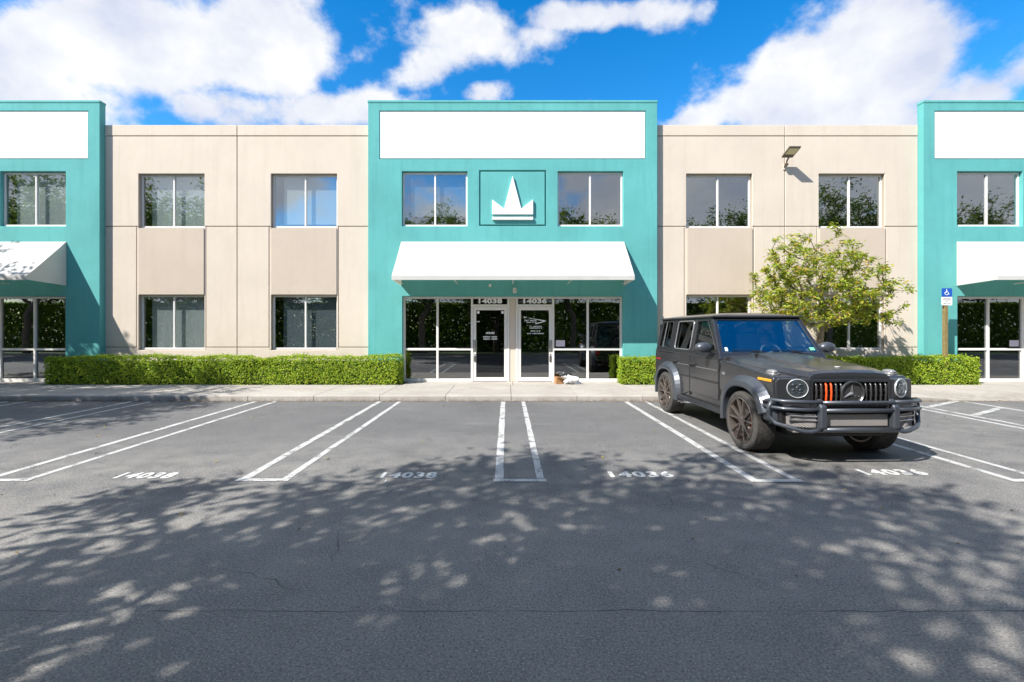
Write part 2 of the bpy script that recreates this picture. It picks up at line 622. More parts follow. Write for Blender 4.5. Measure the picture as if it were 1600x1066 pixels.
def holed(mb, x0, x1, z0, z1, yf, yb, holes):
    """upright slab with rectangular openings (x0,x1,z0,z1), front at yf, back at yb"""
    xs = sorted({x0, x1} | {min(max(h[i], x0), x1) for h in holes for i in (0, 1)})
    zs = sorted({z0, z1} | {min(max(h[i], z0), z1) for h in holes for i in (2, 3)})

    def solid(i, j):
        if i < 0 or j < 0 or i >= len(xs) - 1 or j >= len(zs) - 1:
            return False
        cx, cz = (xs[i] + xs[i + 1]) / 2, (zs[j] + zs[j + 1]) / 2
        return not any(h[0] < cx < h[1] and h[2] < cz < h[3] for h in holes)
    for i in range(len(xs) - 1):
        for j in range(len(zs) - 1):
            if not solid(i, j):
                continue
            a, b, c_, d = xs[i], xs[i + 1], zs[j], zs[j + 1]
            mb.quad((a, yf, c_), (b, yf, c_), (b, yf, d), (a, yf, d))
            mb.quad((a, yb, c_), (a, yb, d), (b, yb, d), (b, yb, c_))
            if not solid(i - 1, j):
                mb.quad((a, yf, c_), (a, yf, d), (a, yb, d), (a, yb, c_))
            if not solid(i + 1, j):
                mb.quad((b, yf, c_), (b, yb, c_), (b, yb, d), (b, yf, d))
            if not solid(i, j - 1):
                mb.quad((a, yf, c_), (a, yb, c_), (b, yb, c_), (b, yf, c_))
            if not solid(i, j + 1):
                mb.quad((a, yf, d), (b, yf, d), (b, yb, d), (a, yb, d))
    return mb

# ------------------------------------------------------------------ ground, kerb, pavement
YF, YB = 13.40, 13.58           # face of the teal towers, face of the cream walls
KERB = 10.70
SIDE = 0.13                     # pavement level


def side_z(x):
    """the pavement ramps down to the car park at the accessible bay on the right"""
    tt = min(1.0, max(0.0, (x - 9.4) / 1.6))
    return SIDE - (SIDE - .025) * tt * tt * (3 - 2 * tt)


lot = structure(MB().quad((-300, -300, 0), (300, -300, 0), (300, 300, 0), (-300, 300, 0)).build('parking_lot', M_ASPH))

# stall lines: pairs closed at the open end
LZ = .004


def strip(mb, x0, y0, x1, y1, wd, z=LZ):
    d = Vector((x1 - x0, y1 - y0, 0))
    nrm = Vector((-d.y, d.x, 0)).normalized() * wd / 2
    n = max(1, int(d.length / .25))
    pts = []
    for i in range(n + 1):
        c_ = Vector((x0, y0, z)) + d * (i / n)
        e1 = nrm * (1 + random.uniform(-.10, .10))
        e2 = nrm * (1 + random.uniform(-.10, .10))
        pts += [c_ + e1, c_ - e2]
    mb.add(pts, [(2 * i, 2 * i + 1, 2 * i + 3, 2 * i + 2) for i in range(n)])


for k in range(-6, 4):
    xa = -.10 + 2.88 * k + random.uniform(-.02, .02)
    xb = xa + (.47 if k < 2 else .40)
    if k == 3:
        continue
    mb = MB()
    e = 5.13 + random.uniform(-.02, .02)
    strip(mb, xa, KERB - .08, xa, e, .10)
    strip(mb, xb, KERB - .08, xb, e, .085)
    strip(mb, xa - .06, e - .045, xb + .06, e - .045, .09, LZ + .003)
    mb.build('stall_line', M_PAINT, lot, fix=False)
# hatched access aisle beside the accessible bay
mb = MB()
strip(mb, 8.78, KERB - .08, 8.78, 5.1, .11)
strip(mb, 9.08, KERB - .08, 9.08, 5.1, .11)
strip(mb, 10.68, KERB - .08, 10.68, 5.1, .11)
mb.build('aisle_line', M_PAINT, lot, fix=False)
for i in range(6):
    y = 9.86 - .95 * i
    mb = MB()
    strip(mb, 9.14, y, 10.62, y + .86, .12, LZ + .003)
    mb.build('aisle_hatch', M_PAINT, lot, fix=False)
for num, x, y, faded in (('14038', -4.16, 5.16, 0), ('14038', -1.13, 5.17, 0), ('14036', 1.56, 5.20, 0), ('14036', 4.56, 5.28, 0)):
    tm = text_mb(num, .3, .0005, .012, 1.15, fit=(.64 if num[-1] == '8' else .74, .215))
    # stencil bridges are cut as gaps: the digits are laid flat on the asphalt
    m2 = MB()
    m2.add([(a + x, c_ + y, LZ + .001 - b) for a, b, c_ in tm.v], tm.f)
    m2.build('stall_number', M_PAINTNUM, lot, fix=False)
tm = text_mb('14040', .2, .0005, .0, 1.3, fit=(.52, .09))
m2 = MB()
m2.add([(a - 1.10, c_ + 5.04, LZ + .001 - b) for a, b, c_ in tm.v], tm.f)
m2.build('stall_number', M_PAINT2, lot, fix=False)

walk = thing('sidewalk', '', '', (0, 0, 0))
del walk['label'], walk['category']
structure(walk)
XJ = [-3.0 + 1.55 * i for i in range(-14, 19)]
for i in range(len(XJ) - 1):
    a, b = XJ[i] + .006, XJ[i + 1] - .006
    mb = MB()
    jit = random.uniform(-.003, .003)
    n = 3
    xs = [a + (b - a) * q / n for q in range(n + 1)]
    ys = [KERB, KERB + .14, 12.1, 12.75]
    top = []
    for x in xs:
        zt = side_z(x)
        row = [(x, ys[0], -.05), (x, ys[0] + .012, max(zt - .02, .0)), (x, ys[0] + .035, zt)] + \
              [(x, y, zt + (SIDE - zt) * max(0, (y - 11.2) / 1.55) + jit) for y in ys[1:]] + [(x, ys[-1], -.05)]
        top.append(row)
    m_n = len(top[0])
    vs = [p_ for r_ in top for p_ in r_]
    fs = [(q * m_n + j, (q + 1) * m_n + j, (q + 1) * m_n + j + 1, q * m_n + j + 1) for q in range(n) for j in range(m_n - 1)]
    fs += [tuple(range(m_n)), tuple(n * m_n + j for j in range(m_n))[::-1]]
    mb.add(vs, fs)
    mb.build('paving_slab', M_CONC, walk)
MB().box(XJ[0], XJ[-1], KERB + .06, 12.74, -.06, .0).build('slab_bed', M_SOIL, walk)

TC = [-16.25, 0.17, 16.52]       # centre line of each teal tower
# entrance slabs in front of each shopfront, planting beds between them
for c_ in TC:
    for i in range(2):
        a = c_ - 3.1 + 3.1 * i
        MB().box(a + .005, a + 3.095, 12.757, YF + .12, -.05, SIDE + .001).build('entrance_slab', M_CONC, walk, bevel=.006)
bed = MB()
for a, b in ((TC[0] + 3.1, TC[1] - 3.1), (TC[1] + 3.1, TC[2] - 3.1)):
    bed.box(a, b, 12.757, YB + .1, -.05, SIDE - .03)
structure(bed.build('planting_bed', M_SOIL))

# ------------------------------------------------------------------ the building
bldg = thing('commercial_building', 'long two-storey cream stucco building with teal towers, white sign bands and tinted windows', 'building', (0, YB, 0))


def put(mb, name, mats, parent=None, bevel=0.0, **kw):
    """geometry given in world metres, stored relative to the building's base"""
    par = parent or bldg
    if par is bldg or par.get('rel'):
        shift(mb, 0, -YB, 0)
    return mb.build(name, mats, par, bevel, **kw)


TOWER_TOP, WALL_TOP = 8.43, 7.78
WZ0, WZ1 = 4.72, 6.33           # upper windows
SZ1 = 2.66                      # shopfront head


def window(x0, x1, z0, z1, yg, blind, pane_mat=M_GLASSUP, frame_w=.05, blind_h=1.0, gap=.16, cross=True):
    """two-light aluminium window: frame with mullion, two panes, blind behind"""
    mb = MB()
    f = frame_w
    xm = (x0 + x1) / 2
    mb.box(x0, x0 + f, yg, yg + .06, z0, z1)
    mb.box(x1 - f, x1, yg, yg + .06, z0, z1)
    mb.box(x0 + f, x1 - f, yg, yg + .06, z1 - f, z1)
    mb.box(x0 + f, x1 - f, yg - .015, yg + .06, z0, z0 + f * 1.15)
    if cross:
        mb.box(xm - f / 2, xm + f / 2, yg - .004, yg + .056, z0 + f * 1.15, z1 - f)
    wn = put(mb, 'window', M_ALU, bevel=.004, seg=1)
    for a, b in ((x0 + f, xm - f / 2), (xm + f / 2, x1 - f)):
        MB().box(a - .004, b + .004, yg + .026 - YB, yg + .036 - YB, z0 + f, z1 - f + .004).build('pane', pane_mat, wn)
    if blind:
        zb = z1 - (z1 - z0) * blind_h + .05
        MB().box(x0 + gap, x1 - .02, yg + .16 - YB, yg + .18 - YB, zb, z1).build('blind', blind, wn)
    return wn


# --- teal towers
def tower(c_, main):
    L, H = c_ - 4.26, c_ + 4.26
    holes = [(c_ - 3.92, c_ + 3.92, 6.70, 8.12),
             (c_ - 3.26, c_ - 1.33, WZ0, WZ1 + .01), (c_ + 1.33, c_ + 3.26, WZ0, WZ1 + .01),
             (c_ - .985, c_ + .985, 4.73, 6.37), (c_ - 3.25, c_ + 3.25, -.1, SZ1)]
    mb = holed(MB(), L, H, 0, TOWER_TOP - .075, YF, YB + .022, holes)
    put(mb, 'tower_wall', M_TEAL, bevel=.018, weld=True)
    put(MB().box(L - .012, H + .012, YF - .012, YB + .03, TOWER_TOP - .075, TOWER_TOP), 'parapet_cap', M_TEAL, bevel=.012)
    # white sign band, set back in its own reveal
    put(MB().box(c_ - 3.90, c_ + 3.90, YF + .012, YF + .05, 6.725, 8.095), 'sign_panel', M_WHITE, bevel=.006)
    put(MB().box(c_ - 3.94, c_ + 3.94, YF + .05, YF + .10, 6.69, 8.13), 'sign_backing', M_TEAL)
    for s in (-1, 1):
        a, b = (c_ - 3.26, c_ - 1.33) if s < 0 else (c_ + 1.33, c_ + 3.26)
        dark = M_BLINDDK
        window(a + .004, b - .004, WZ0 + .004, WZ1, YF + .09, M_BLIND if (c_ < -5) else (dark if c_ < 5 and s < 0 else None), blind_h=.82 if c_ > -5 else 1.0, gap=.22)
    # square emblem field, set back by a groove all round
    put(MB().box(c_ - .945, c_ + .945, YF + .004, YF + .06, 4.77, 6.33), 'emblem_panel', M_TEAL, bevel=.008)
    put(MB().box(c_ - .99, c_ + .99, YF + .06, YF + .12, 4.72, 6.38), 'emblem_backing', M_TEAL)
    # shopfront: two wide lights, door, pier, door, two wide lights
    yg = YF + .10
    z0, z1 = SIDE, SZ1
    f = .065
    xs = [c_ - 3.25, c_ - 2.23, c_ - 1.205, c_ - .125, c_ + .125, c_ + 1.205, c_ + 2.23, c_ + 3.25]
    mb = MB()
    mb.box(xs[0], xs[-1], yg - .01, yg + .10, z1 - f, z1 - .002)                               # head
    for i, x in enumerate(xs):
        a = x if i == 0 else (x - f if i == len(xs) - 1 else x - f / 2)
        mb.box(a, a + f, yg, yg + .10, z0, z1 - f)
    for a, b in ((0, 1), (1, 2), (5, 6), (6, 7)):
        la = xs[a] + (f if a == 0 else f / 2)
        lb = xs[b] - (f if b == 7 else f / 2)
        mb.box(la, lb, yg + .004, yg + .096, 1.06, 1.06 + f)                                   # rail
        mb.box(la, lb, yg + .004, yg + .096, z0, z0 + .09)                                      # sill
    for a, b in ((2, 3), (4, 5)):
        mb.box(xs[a] + f / 2, xs[b] - f / 2, yg + .004, yg + .096, 2.36, 2.36 + f)             # door head
    sf = put(mb, 'shopfront', M_ALU, bevel=.005, seg=1)
    for a, b in ((0, 1), (1, 2), (5, 6), (6, 7)):
        la = xs[a] + (f if a == 0 else f / 2) - .004
        lb = xs[b] - (f if b == 7 else f / 2) + .004
        for za, zb in ((z0 + .086, 1.064), (1.06 + f - .004, z1 - f + .004)):
            MB().box(la, lb, yg + .045 - YB, yg + .055 - YB, za, zb).build('pane', M_GLASS, sf)
    for a, b in ((2, 3), (4, 5)):
        MB().box(xs[a] + f / 2 - .004, xs[b] - f / 2 + .004, yg + .045 - YB, yg + .055 - YB, 2.36 + f - .004, z1 - f + .004).build('pane', M_GLASSDK, sf)
    put(MB().box(xs[3] + f / 2 + .002, xs[4] - f / 2 - .002, yg + .02, yg + .09, z0, z1 - f - .002), 'door_pier', M_BEIGE, bevel=.006)
    # doors
    for di, (a, b) in enumerate(((2, 3), (4, 5))):
        la, lb = xs[a] + f / 2 + .006, xs[b] - f / 2 - .006
        st = .085
        zt = 2.354
        mb = MB()
        yd = yg + .012
        mb.box(la, la + st, yd, yd + .045, z0 + .012, zt)
        mb.box(lb - st, lb, yd, yd + .045, z0 + .012, zt)
        mb.box(la + st, lb - st, yd, yd + .045, zt - .10, zt)
        mb.box(la + st, lb - st, yd, yd + .045, z0 + .012, z0 + .13)
        dr = put(mb, 'door', M_ALU, bevel=.004, seg=1)
        if main:
            dr['label'] = 'dark glass door with white opening hours lettering' if di == 0 else 'glass door with white arrow logo and lines of lettering'
        MB().box(la + st - .004, lb - st + .004, yd + .018 - YB, yd + .028 - YB, z0 + .126, zt - .096).build('pane', M_GLASSDK if di == 0 else M_GLASS, dr)
        hx = la + st * .55 if di == 0 else lb - st * .55
        hm = MB().box(hx - .055, hx + .055, yd - .014 - YB, yd - .002 - YB, 1.02, 1.36)
        hm.tube([(hx, yd - .002 - YB, 1.07), (hx, yd - .06 - YB, 1.10), (hx, yd - .06 - YB, 1.30), (hx, yd - .002 - YB, 1.33)], .013, 8)
        hm.build('handle', M_STEEL, dr, bevel=.003, seg=1)
        MB().lathe([(.0, -.012), (.022, -.012), (.024, .0)], 14, lambda p_, q_, t_: (hx + p_, yd + t_ - YB, .94 + q_)).build('lock', M_STEEL, dr)
        MB().box(hx - .03, hx + .03, yd - .02 - YB, yd - .002 - YB, .72, .90).build('keypad', simple('dark_metal', (.16, .16, .16), .4, .7) if 'dark_metal' not in MATS else MATS['dark_metal'], dr, bevel=.006)
        if main:
            num = ('14038', '14036')[di]
            t_ = text_mb(num, .2, .004, .009, 1.06, fit=(.70, .148))
            shift(t_, (xs[a] + xs[b]) / 2 + .005, yg + .036, 2.452)
            shift(t_, 0, -YB, 0)
            t_.build('door_number', M_LETTER, sf, fix=False)
            xm = (la + lb) / 2
            yl = yd + .0155 - YB
            lt = MB()
            if di == 0:
                for s_, zz, wd, hh_ in (('HOURS', 1.545, .25, .062), ('MONDAY - FRIDAY', 1.440, .42, .042), ('9:00AM - 5:00PM', 1.375, .41, .042)):
                    q = text_mb(s_, .1, .0008, .004, 1.0, fit=(wd, hh_))
                    shift(q, xm - .0, yl, zz)
                    lt.add(q.v, q.f)
                for px_, pz_ in ((la + st + .06, 2.19), (lb - st - .05, 2.19)):
                    lt.lathe([(0, -.001), (.042, -.001), (.042, .001)], 18, lambda p_, q_, t_, px_=px_, pz_=pz_: (px_ + p_, yl + t_, pz_ + q_))
                lt.box(la + st + .02, la + st + .10, yl - .001, yl + .001, 1.90, 1.925)
            else:
                # arrow mark: two strokes meeting in a point at the right
                def stroke(pts):
                    lt.quad(*[(xm + u, yl, v) for u, v in pts])
                x_, zc = xm, 1.935
                stroke([(-.25, 2.035), (.33, zc + .012), (.33, zc - .012), (.24, zc - .004), (-.23, 2.012)][:4])
                stroke([(.33, zc + .010), (.33, zc - .012), (.02, 1.835), (.00, 1.858)])
                stroke([(-.34, 2.065), (-.27, 2.045), (-.25, 2.07), (-.25, 2.035), (-.32, 2.02)])
                # the lines under the mark are too fine to read in the photograph: small upright strokes
                rs = random.Random(11)
                for cx_, zz, wd, hh_, nl in ((-.13, 1.925, .36, .040, 11), (-.10, 1.88, .30, .030, 13), (.02, 1.755, .36, .030, 17), (.02, 1.708, .36, .030, 17),
                                             (.02, 1.615, .29, .040, 12), (.02, 1.545, .50, .034, 21)):
                    cw = wd / nl
                    for q in range(nl):
                        if rs.random() < .1:
                            continue
                        x0 = xm + cx_ - wd / 2 + q * cw
                        lt.quad((x0, yl, zz), (x0 + cw * .28, yl, zz), (x0 + cw * .28, yl, zz + hh_), (x0, yl, zz + hh_))
                        zz2 = zz + hh_ * rs.choice((0, .38, .76))
                        lt.quad((x0, yl - .0003, zz2), (x0 + cw * .8, yl - .0003, zz2), (x0 + cw * .8, yl - .0003, zz2 + hh_ * .24), (x0, yl - .0003, zz2 + hh_ * .24))
                        if rs.random() < .6:
                            lt.quad((x0 + cw * .55, yl - .0006, zz), (x0 + cw * .8, yl - .0006, zz), (x0 + cw * .8, yl - .0006, zz + hh_), (x0 + cw * .55, yl - .0006, zz + hh_))
            stuff(lt.build('lettering', M_LETTER, dr, fix=False))
    # small notice stuck inside the first light to the right of the doors
    if c_ > 0:
        nx = xs[5] + f / 2 + .05 if main else xs[2] - .36
        no = MB().box(nx, nx + .27, yg + .038 - YB, yg + .043 - YB, 1.175, 1.36).build('notice', simple('notice_paper', (.58, .53, .60), .6) if 'notice_paper' not in MATS else MATS['notice_paper'], sf)
        return no, nx, yg
    return None


notes = [tower(c_, abs(c_) < 1) for c_ in TC]

# crown on the middle tower's emblem field
cx = TC[1]
cr = MB()


def crown_pt(u, v, tt):
    return (cx + u, YF + .004 - .075 + tt * .075 - YB, v)


EM = [(-.60, 5.06), (.60, 5.06), (.60, 5.49), (.25, 5.22), (.0, 6.185), (-.25, 5.22), (-.60, 5.49)]
cr.prism(EM, 0, 1, crown_pt)
cr.prism([(-.60, 4.90), (.60, 4.90), (.60, 4.98), (-.60, 4.98)], 0, 1, crown_pt)
cr.build('crown_emblem', M_WHITE, bldg, bevel=.006)

# --- cream bays
YP = YB                        # face of the panels
YR = YB + .028                 # face of the joint behind them
for c_ in TC[:2]:
    L, H = c_ + 4.26, c_ + 16.35 - 4.26
    bc = TC[1] - 16.35 if c_ < -5 else c_
    H = bc + 16.35 - 4.26
    J = bc + 8.13
    W = [(bc + 5.185, bc + 7.155), (bc + 9.14, bc + 11.11)]
    LW = (1.07, 2.71)
    holes = []
    for a, b in W:
        holes += [(a, b, WZ0, WZ1), (a, b, LW[0], LW[1])]
    put(holed(MB(), L, H, 0, WALL_TOP - .02, YR, YB + .25, holes), 'wall_core', M_JOINT, weld=True)
    g = .011
    for hi, (xa, xb) in enumerate(((L, J), (J, H))):
        a, b = W[hi]
        xa_, xb_ = (xa + .0 if hi == 0 else xa + g), (xb - g if hi == 0 else xb)
        put(MB().box(xa_, xb_, YP - .006, YB + .26, 7.455 + g, WALL_TOP), 'wall_panel', M_BEIGE, bevel=.010)
        put(holed(MB(), xa_, xb_, 4.755 + g, 7.455 - g, YP, YR + .01, [(a, b, 4.0, WZ1)]), 'wall_panel', M_BEIGE, bevel=.012, weld=True)
        g1, g2 = a - .055, b + .045
        put(MB().box(xa_, g1 - g, YP, YR + .01, 1.15 + g, 4.755 - g), 'wall_panel', M_BEIGE, bevel=.010)
        put(MB().box(g2 + g, xb_, YP, YR + .01, 1.15 + g, 4.755 - g), 'wall_panel', M_BEIGE, bevel=.010)
        put(holed(MB(), g1 + g, g2 - g, 1.06, 4.755 - g, YP + .002, YR + .008, [(a, b, 4.69, 5), (a, b, 1.0, LW[1])]), 'wall_panel', M_BEIGE, bevel=.006, weld=True)
        put(MB().box(a + .015, b - .005, YP - .022, YP + .004, LW[1] + .012, 4.695), 'spandrel_panel', M_TAN, bevel=.006)
        put(holed(MB(), xa_, xb_, 0, 1.15 - g, YP, YR + .01, [(a - .0, b + .0, 1.058, 1.3), (g1 + g - .004, g2 - g + .004, 1.058, 1.3)]), 'wall_panel', M_BEIGE, bevel=.010, weld=True)
        left = c_ < -5
        bl = M_BLIND if left else None
        if left and hi == 1:
            window(a + .003, b - .003, WZ0 + .004, WZ1 - .003, YB + .11, M_BLIND, gap=.26, blind_h=.94)
            window(a + .003, b - .003, LW[0] + .004, LW[1] - .003, YB + .11, M_BLINDDK, gap=.24)
        else:
            window(a + .003, b - .003, WZ0 + .004, WZ1 - .003, YB + .11, bl, gap=.20)
            window(a + .003, b - .003, LW[0] + .004, LW[1] - .003, YB + .11, bl, gap=.20)
    # little form-tie holes above the lower windows
    tie = MB()
    for a, b in W:
        for i in range(6):
            x = a + .25 + (b - a - .5) * i / 5
            tie.lathe([(0, -.0235), (.012, -.0235), (.012, -.018)], 8, lambda p_, q_, t_, x=x: (x + p_, YP + t_, 2.80 + q_))
    put(tie, 'tie_hole', M_JOINT)

# --- shell behind the facade
for c_ in TC:
    put(MB().box(c_ - 4.26, c_ + 4.26, YB + .024, YB + .258, 7.2, 7.4), 'roof', M_JOINT)
    put(MB().box(c_ - 4.26, c_ + 4.26, YB + .024, YB + .258, 3.3, 3.8), 'floor_slab', M_DARK)
XL, XR = TC[0] - 4.26, TC[2] + 4.26
put(MB().box(XL, XR, YB + .26, 40, 7.2, 7.4), 'roof', M_JOINT)
put(MB().box(XL, XL + .2, YB + .26, 40, 0, 7.2).box(XR - .2, XR, YB + .26, 40, 0, 7.2).box(XL, XR, 40, 40.2, 0, 7.4), 'outer_wall', M_BEIGE)
put(MB().box(XL + .2, XR - .2, 18.2, 18.4, 0, 3.5).box(XL + .2, XR - .2, 18.2, 18.4, 3.8, 7.2), 'partition_wall', M_DARK)
put(MB().box(XL + .2, XR - .2, YB + .26, 18.4, 3.3, 3.8), 'floor_slab', M_DARK)
put(MB().box(XL + .2, XR - .2, YF + .22, 18.4, .02, SIDE - .012), 'ground_floor', M_CARPET)
for x in (TC[0] + 4.3, TC[0] + 8.13, TC[1] - 4.3, TC[1], TC[1] + 4.3, TC[1] + 8.13, TC[2] - 4.3):
    put(MB().box(x - .06, x + .06, YB + .262, 18.2, SIDE, 3.3).box(x - .06, x + .06, YB + .262, 18.2, 3.8, 7.2), 'inner_wall', M_DARK)

# --- white canvas awnings
AWN_LABEL = {0: 'white canvas awning on the left teal tower, speckled with tree shade',
             1: 'white canvas awning above doors 14038 and 14036',
             2: 'white canvas awning behind the blue accessible parking sign'}
for i, c_ in enumerate(TC):
    aw = thing('awning', AWN_LABEL[i], 'awning', (c_, YF, 2.97), group='white awnings over the shopfronts')
    hw = 3.28
    yo, yi = -1.10, -.006
    zt, zv, zb = 4.262 - 2.97, 3.145 - 2.97, 3.02 - 2.97
    # canvas: sloping top and two closed cheeks (folded round the frame)
    mb = MB()
    n = 26

    def sag(u, v):
        return -.018 * math.sin(PI * v) * (.6 + .4 * math.cos(u * PI * 8))
    rows = 8
    vs = []
    for r_ in range(rows + 1):
        v = r_ / rows
        for q in range(n + 1):
            u = q / n
            vs.append((-hw + 2 * hw * u, yi + (yo - yi) * v, zt + (zv - zt) * v + sag(u, v)))
    fs = [(r_ * (n + 1) + q, r_ * (n + 1) + q + 1, (r_ + 1) * (n + 1) + q + 1, (r_ + 1) * (n + 1) + q) for r_ in range(rows) for q in range(n)]
    mb.add(vs, fs)
    cv = mb.build('canvas', M_CANVAS, aw, fix=False)
    so = cv.modifiers.new('solid', 'SOLIDIFY')
    so.thickness = .006
    so.offset = 0
    MB().box(-hw - .004, hw + .004, yo - .012, yo - .002, zb, zv + .004).build('valance', M_CANVAS, aw, bevel=.003, seg=1)
    for s in (-1, 1):
        x = s * (hw - .001)
        MB().prism([(yi, zt - .004), (yo, zv - .004), (yo, zb + .01), (yi, 0)], -.004, .004, lambda u, v, t_, x=x: (x + t_, u, v)).build('side_panel', M_CANVAS, aw)
    fr = MB()
    fr.tube([(-hw + .03, yo + .02, zb + .03), (hw - .03, yo + .02, zb + .03)], .018, 6)
    for q in range(5):
        x = -hw + .05 + (2 * hw - .1) * q / 4
        fr.tube([(x, yo + .03, zv - .04), (x, yi - .01, zt - .05)], .014, 6)
        fr.tube([(x, yo + .03, zb + .03), (x, yi - .01, .05)], .014, 6)
    fr.build('frame', M_ALU, aw)

# --- small things on the wall
sc_ = thing('security_camera', 'small white dome security camera under the awning between doors 14038 and 14036', 'camera', (TC[1] + .06, YF - .001, 2.86))
MB().lathe([(0, 0), (.055, 0), (.055, -.03), (.0, -.03)], 16, lambda p_, q_, t_: (p_, t_, q_)).build('mount', M_ALU, sc_)
MB().tube([(0, -.03, 0), (0, -.10, .02), (0, -.115, -.03)], .018, 8).build('arm', M_ALU, sc_)
MB().lathe([(.0, .05), (.05, .04), (.065, .0), (.06, -.04), (.035, -.062), (0, -.07)], 16, lambda p_, q_, t_: (p_, -.12 + q_, -.055 + t_)).build('dome', simple('camera_shell', (.55, .55, .53), .4), sc_, smooth=True)
for nm, x, lb in (('spotlight', TC[1] - .66, 'tiny pale spotlight under the awning above the 14038 door'),):
    sp_ = thing(nm, lb, 'light', (x, YF - .001, 2.99))
    MB().box(-.03, .03, -.02, 0, -.03, .03).build('mount', M_ALU, sp_, bevel=.005)
    MB().lathe([(0, -.02), (.03, -.03), (.04, -.10), (.0, -.10)], 14, lambda p_, q_, t_: (p_, t_, q_ - .03)).build('lamp_head', M_ALU, sp_)

fl = thing('wall_floodlight', 'flat brown floodlight tilted up on the cream wall joint above the small tree', 'floodlight', (8.285, YB - .007, 6.46))
M_BRONZE = simple('bronze_paint', (.15, .125, .09), .5, .3)
MB().box(-.05, .05, -.02, .006, -.02, .16).build('wall_plate', M_BEIGE, fl, bevel=.008)
MB().tube([(-.02, -.02, .06), (-.03, -.12, .09), (-.03, -.16, .20), (-.0, -.20, .27)], .024, 8).build('arm', M_BRONZE, fl)
MB().lathe([(0, -.045), (.034, -.045), (.034, .045), (0, .045)], 12, lambda p_, q_, t_: (-.03 + t_, -.13 + p_, .10 + q_)).build('knuckle', M_BRONZE, fl)


def fpt(u, v, t_):
    """head plane: u across, v out from the wall and slightly up, t up"""
    return (-.02 + u, -.14 - v * .93 - t_ * .30, .285 + v * .36 + t_ * .93)


hd = MB()
hd.prism([(-.165, 0), (.165, 0), (.17, .14), (.17, .41), (-.17, .41), (-.17, .14)], 0, .05, fpt)
hd.build('lamp_head', M_BRONZE, fl, bevel=.010)
MB().prism([(-.14, .15), (.14, .15), (.14, .385), (-.14, .385)], -.006, .004, fpt).build('lens', simple('yellowed_lens', (.62, .58, .34), .3), fl)

# accessible parking sign
sg = thing('parking_sign', 'blue and white accessible parking sign on a brown post behind the right hedge', 'sign', (12.42, 12.90, SIDE - .03))
M_POST = simple('brown_wood_post', (.20, .155, .06), .8, var=.2, vscale=15)
MB().box(-.045, .045, -.045, .045, 0, 2.52).build('post', M_POST, sg, bevel=.006)


def rrect(x0, x1, z0, z1, r, n=5):
    pts = []
    for cx_, cz_, a0 in ((x1 - r, z0 + r, -90), (x1 - r, z1 - r, 0), (x0 + r, z1 - r, 90), (x0 + r, z0 + r, 180)):
        for i in range(n + 1):
            a = R(a0 + 90 * i / n)
            pts.append((cx_ + r * math.cos(a), cz_ + r * math.sin(a)))
    return pts


def plate(x0, x1, z0, z1, r, y0, y1):
    return MB().prism(rrect(x0, x1, z0, z1, r), y0, y1, lambda u, v, t_: (u, t_, v))


M_SIGNBLUE = simple('sign_blue', (.012, .085, .42), .45)
plate(-.145, .145, 2.505, 2.745, .025, -.056, -.048).build('blue_plate', M_SIGNBLUE, sg)
plate(-.148, .148, 2.265, 2.498, .025, -.056, -.048).build('white_plate', M_LETTER, sg)
ic = MB()
ic.lathe([(0, -.0575), (.013, -.0575), (.013, -.0565)], 14, lambda p_, q_, t_: (-.012 + p_, t_, 2.705 + q_))
ic.tube([(-.012, -.0572, 2.685), (-.008, -.0572, 2.625), (.034, -.0572, 2.625), (.050, -.0572, 2.575), (.068, -.0572, 2.58)], .0075, 6)
ic.tube([(-.010, -.0572, 2.660), (.028, -.0572, 2.658)], .006, 6)
ic.tube([(-.014 + .044 * math.cos(R(a)), -.0572, 2.600 + .044 * math.sin(R(a))) for a in range(95, 345, 18)], .0065, 6)
ic.build('wheelchair_symbol', M_LETTER, sg)
tx = MB()
for s_, zz, wd, hh_ in (('PARKING BY', 2.445, .21, .026), ('DISABLED PERMIT', 2.405, .24, .026), ('ONLY', 2.365, .10, .026), ('$250 FINE', 2.30, .20, .032)):
    q = text_mb(s_, .1, .0008, .001, 1.0, fit=(wd, hh_))
    shift(q, 0, -.0572, zz)
    tx.add(q.v, q.f)
stuff(tx.build('lettering', simple('sign_black_ink', (.03, .03, .05), .5), sg, fix=False))

# parcels left by the door
bx = thing('cardboard_box', 'small brown cardboard box on the pavement beside door 14036', 'box', (1.50, 13.02, SIDE + .002), R(12))
M_CARD = simple('brown_cardboard', (.36, .19, .08), .8, var=.1)
MB().hexa([(-.12, -.10, 0), (.12, -.10, 0), (.12, .10, 0), (-.12, .10, 0), (-.125, -.105, .19), (.115, -.10, .175), (.12, .105, .18), (-.12, .10, .2)]).build('carton', M_CARD, bx, bevel=.004)
MB().hexa([(-.13, -.11, .195), (.12, -.105, .18), (.16, -.20, .20), (-.10, -.22, .215), (-.13, -.108, .199), (.12, -.103, .184), (.16, -.198, .204), (-.10, -.218, .219)]).build('flap', M_CARD, bx)
pl_ = MB()
rg = random.Random(4)
nu, nv = 26, 10
vs = []
for j in range(nv + 1):
    ph = PI * j / nv
    for i in range(nu):
        th = 2 * PI * i / nu
        k = 1 + .22 * math.sin(3 * th + 1.3 * j) + .16 * math.sin(7 * th - 2.1 * j) + rg.uniform(-.12, .12)
        vs.append((.25 * k * math.sin(ph) * math.cos(th), .15 * k * math.sin(ph) * math.sin(th), max(.002, .10 + .115 * math.cos(ph) * k + .05 * math.cos(th) * -math.sin(ph))))
fs = [(j * nu + i, j * nu + (i + 1) % nu, (j + 1) * nu + (i + 1) % nu, (j + 1) * nu + i) for j in range(nv) for i in range(nu)]
pl_.add(vs, fs)
bagt = pl_.build('plastic_bag', simple('white_plastic_film', (.74, .75, .74), .35), None, loc=(1.82, 12.95, SIDE + .002))
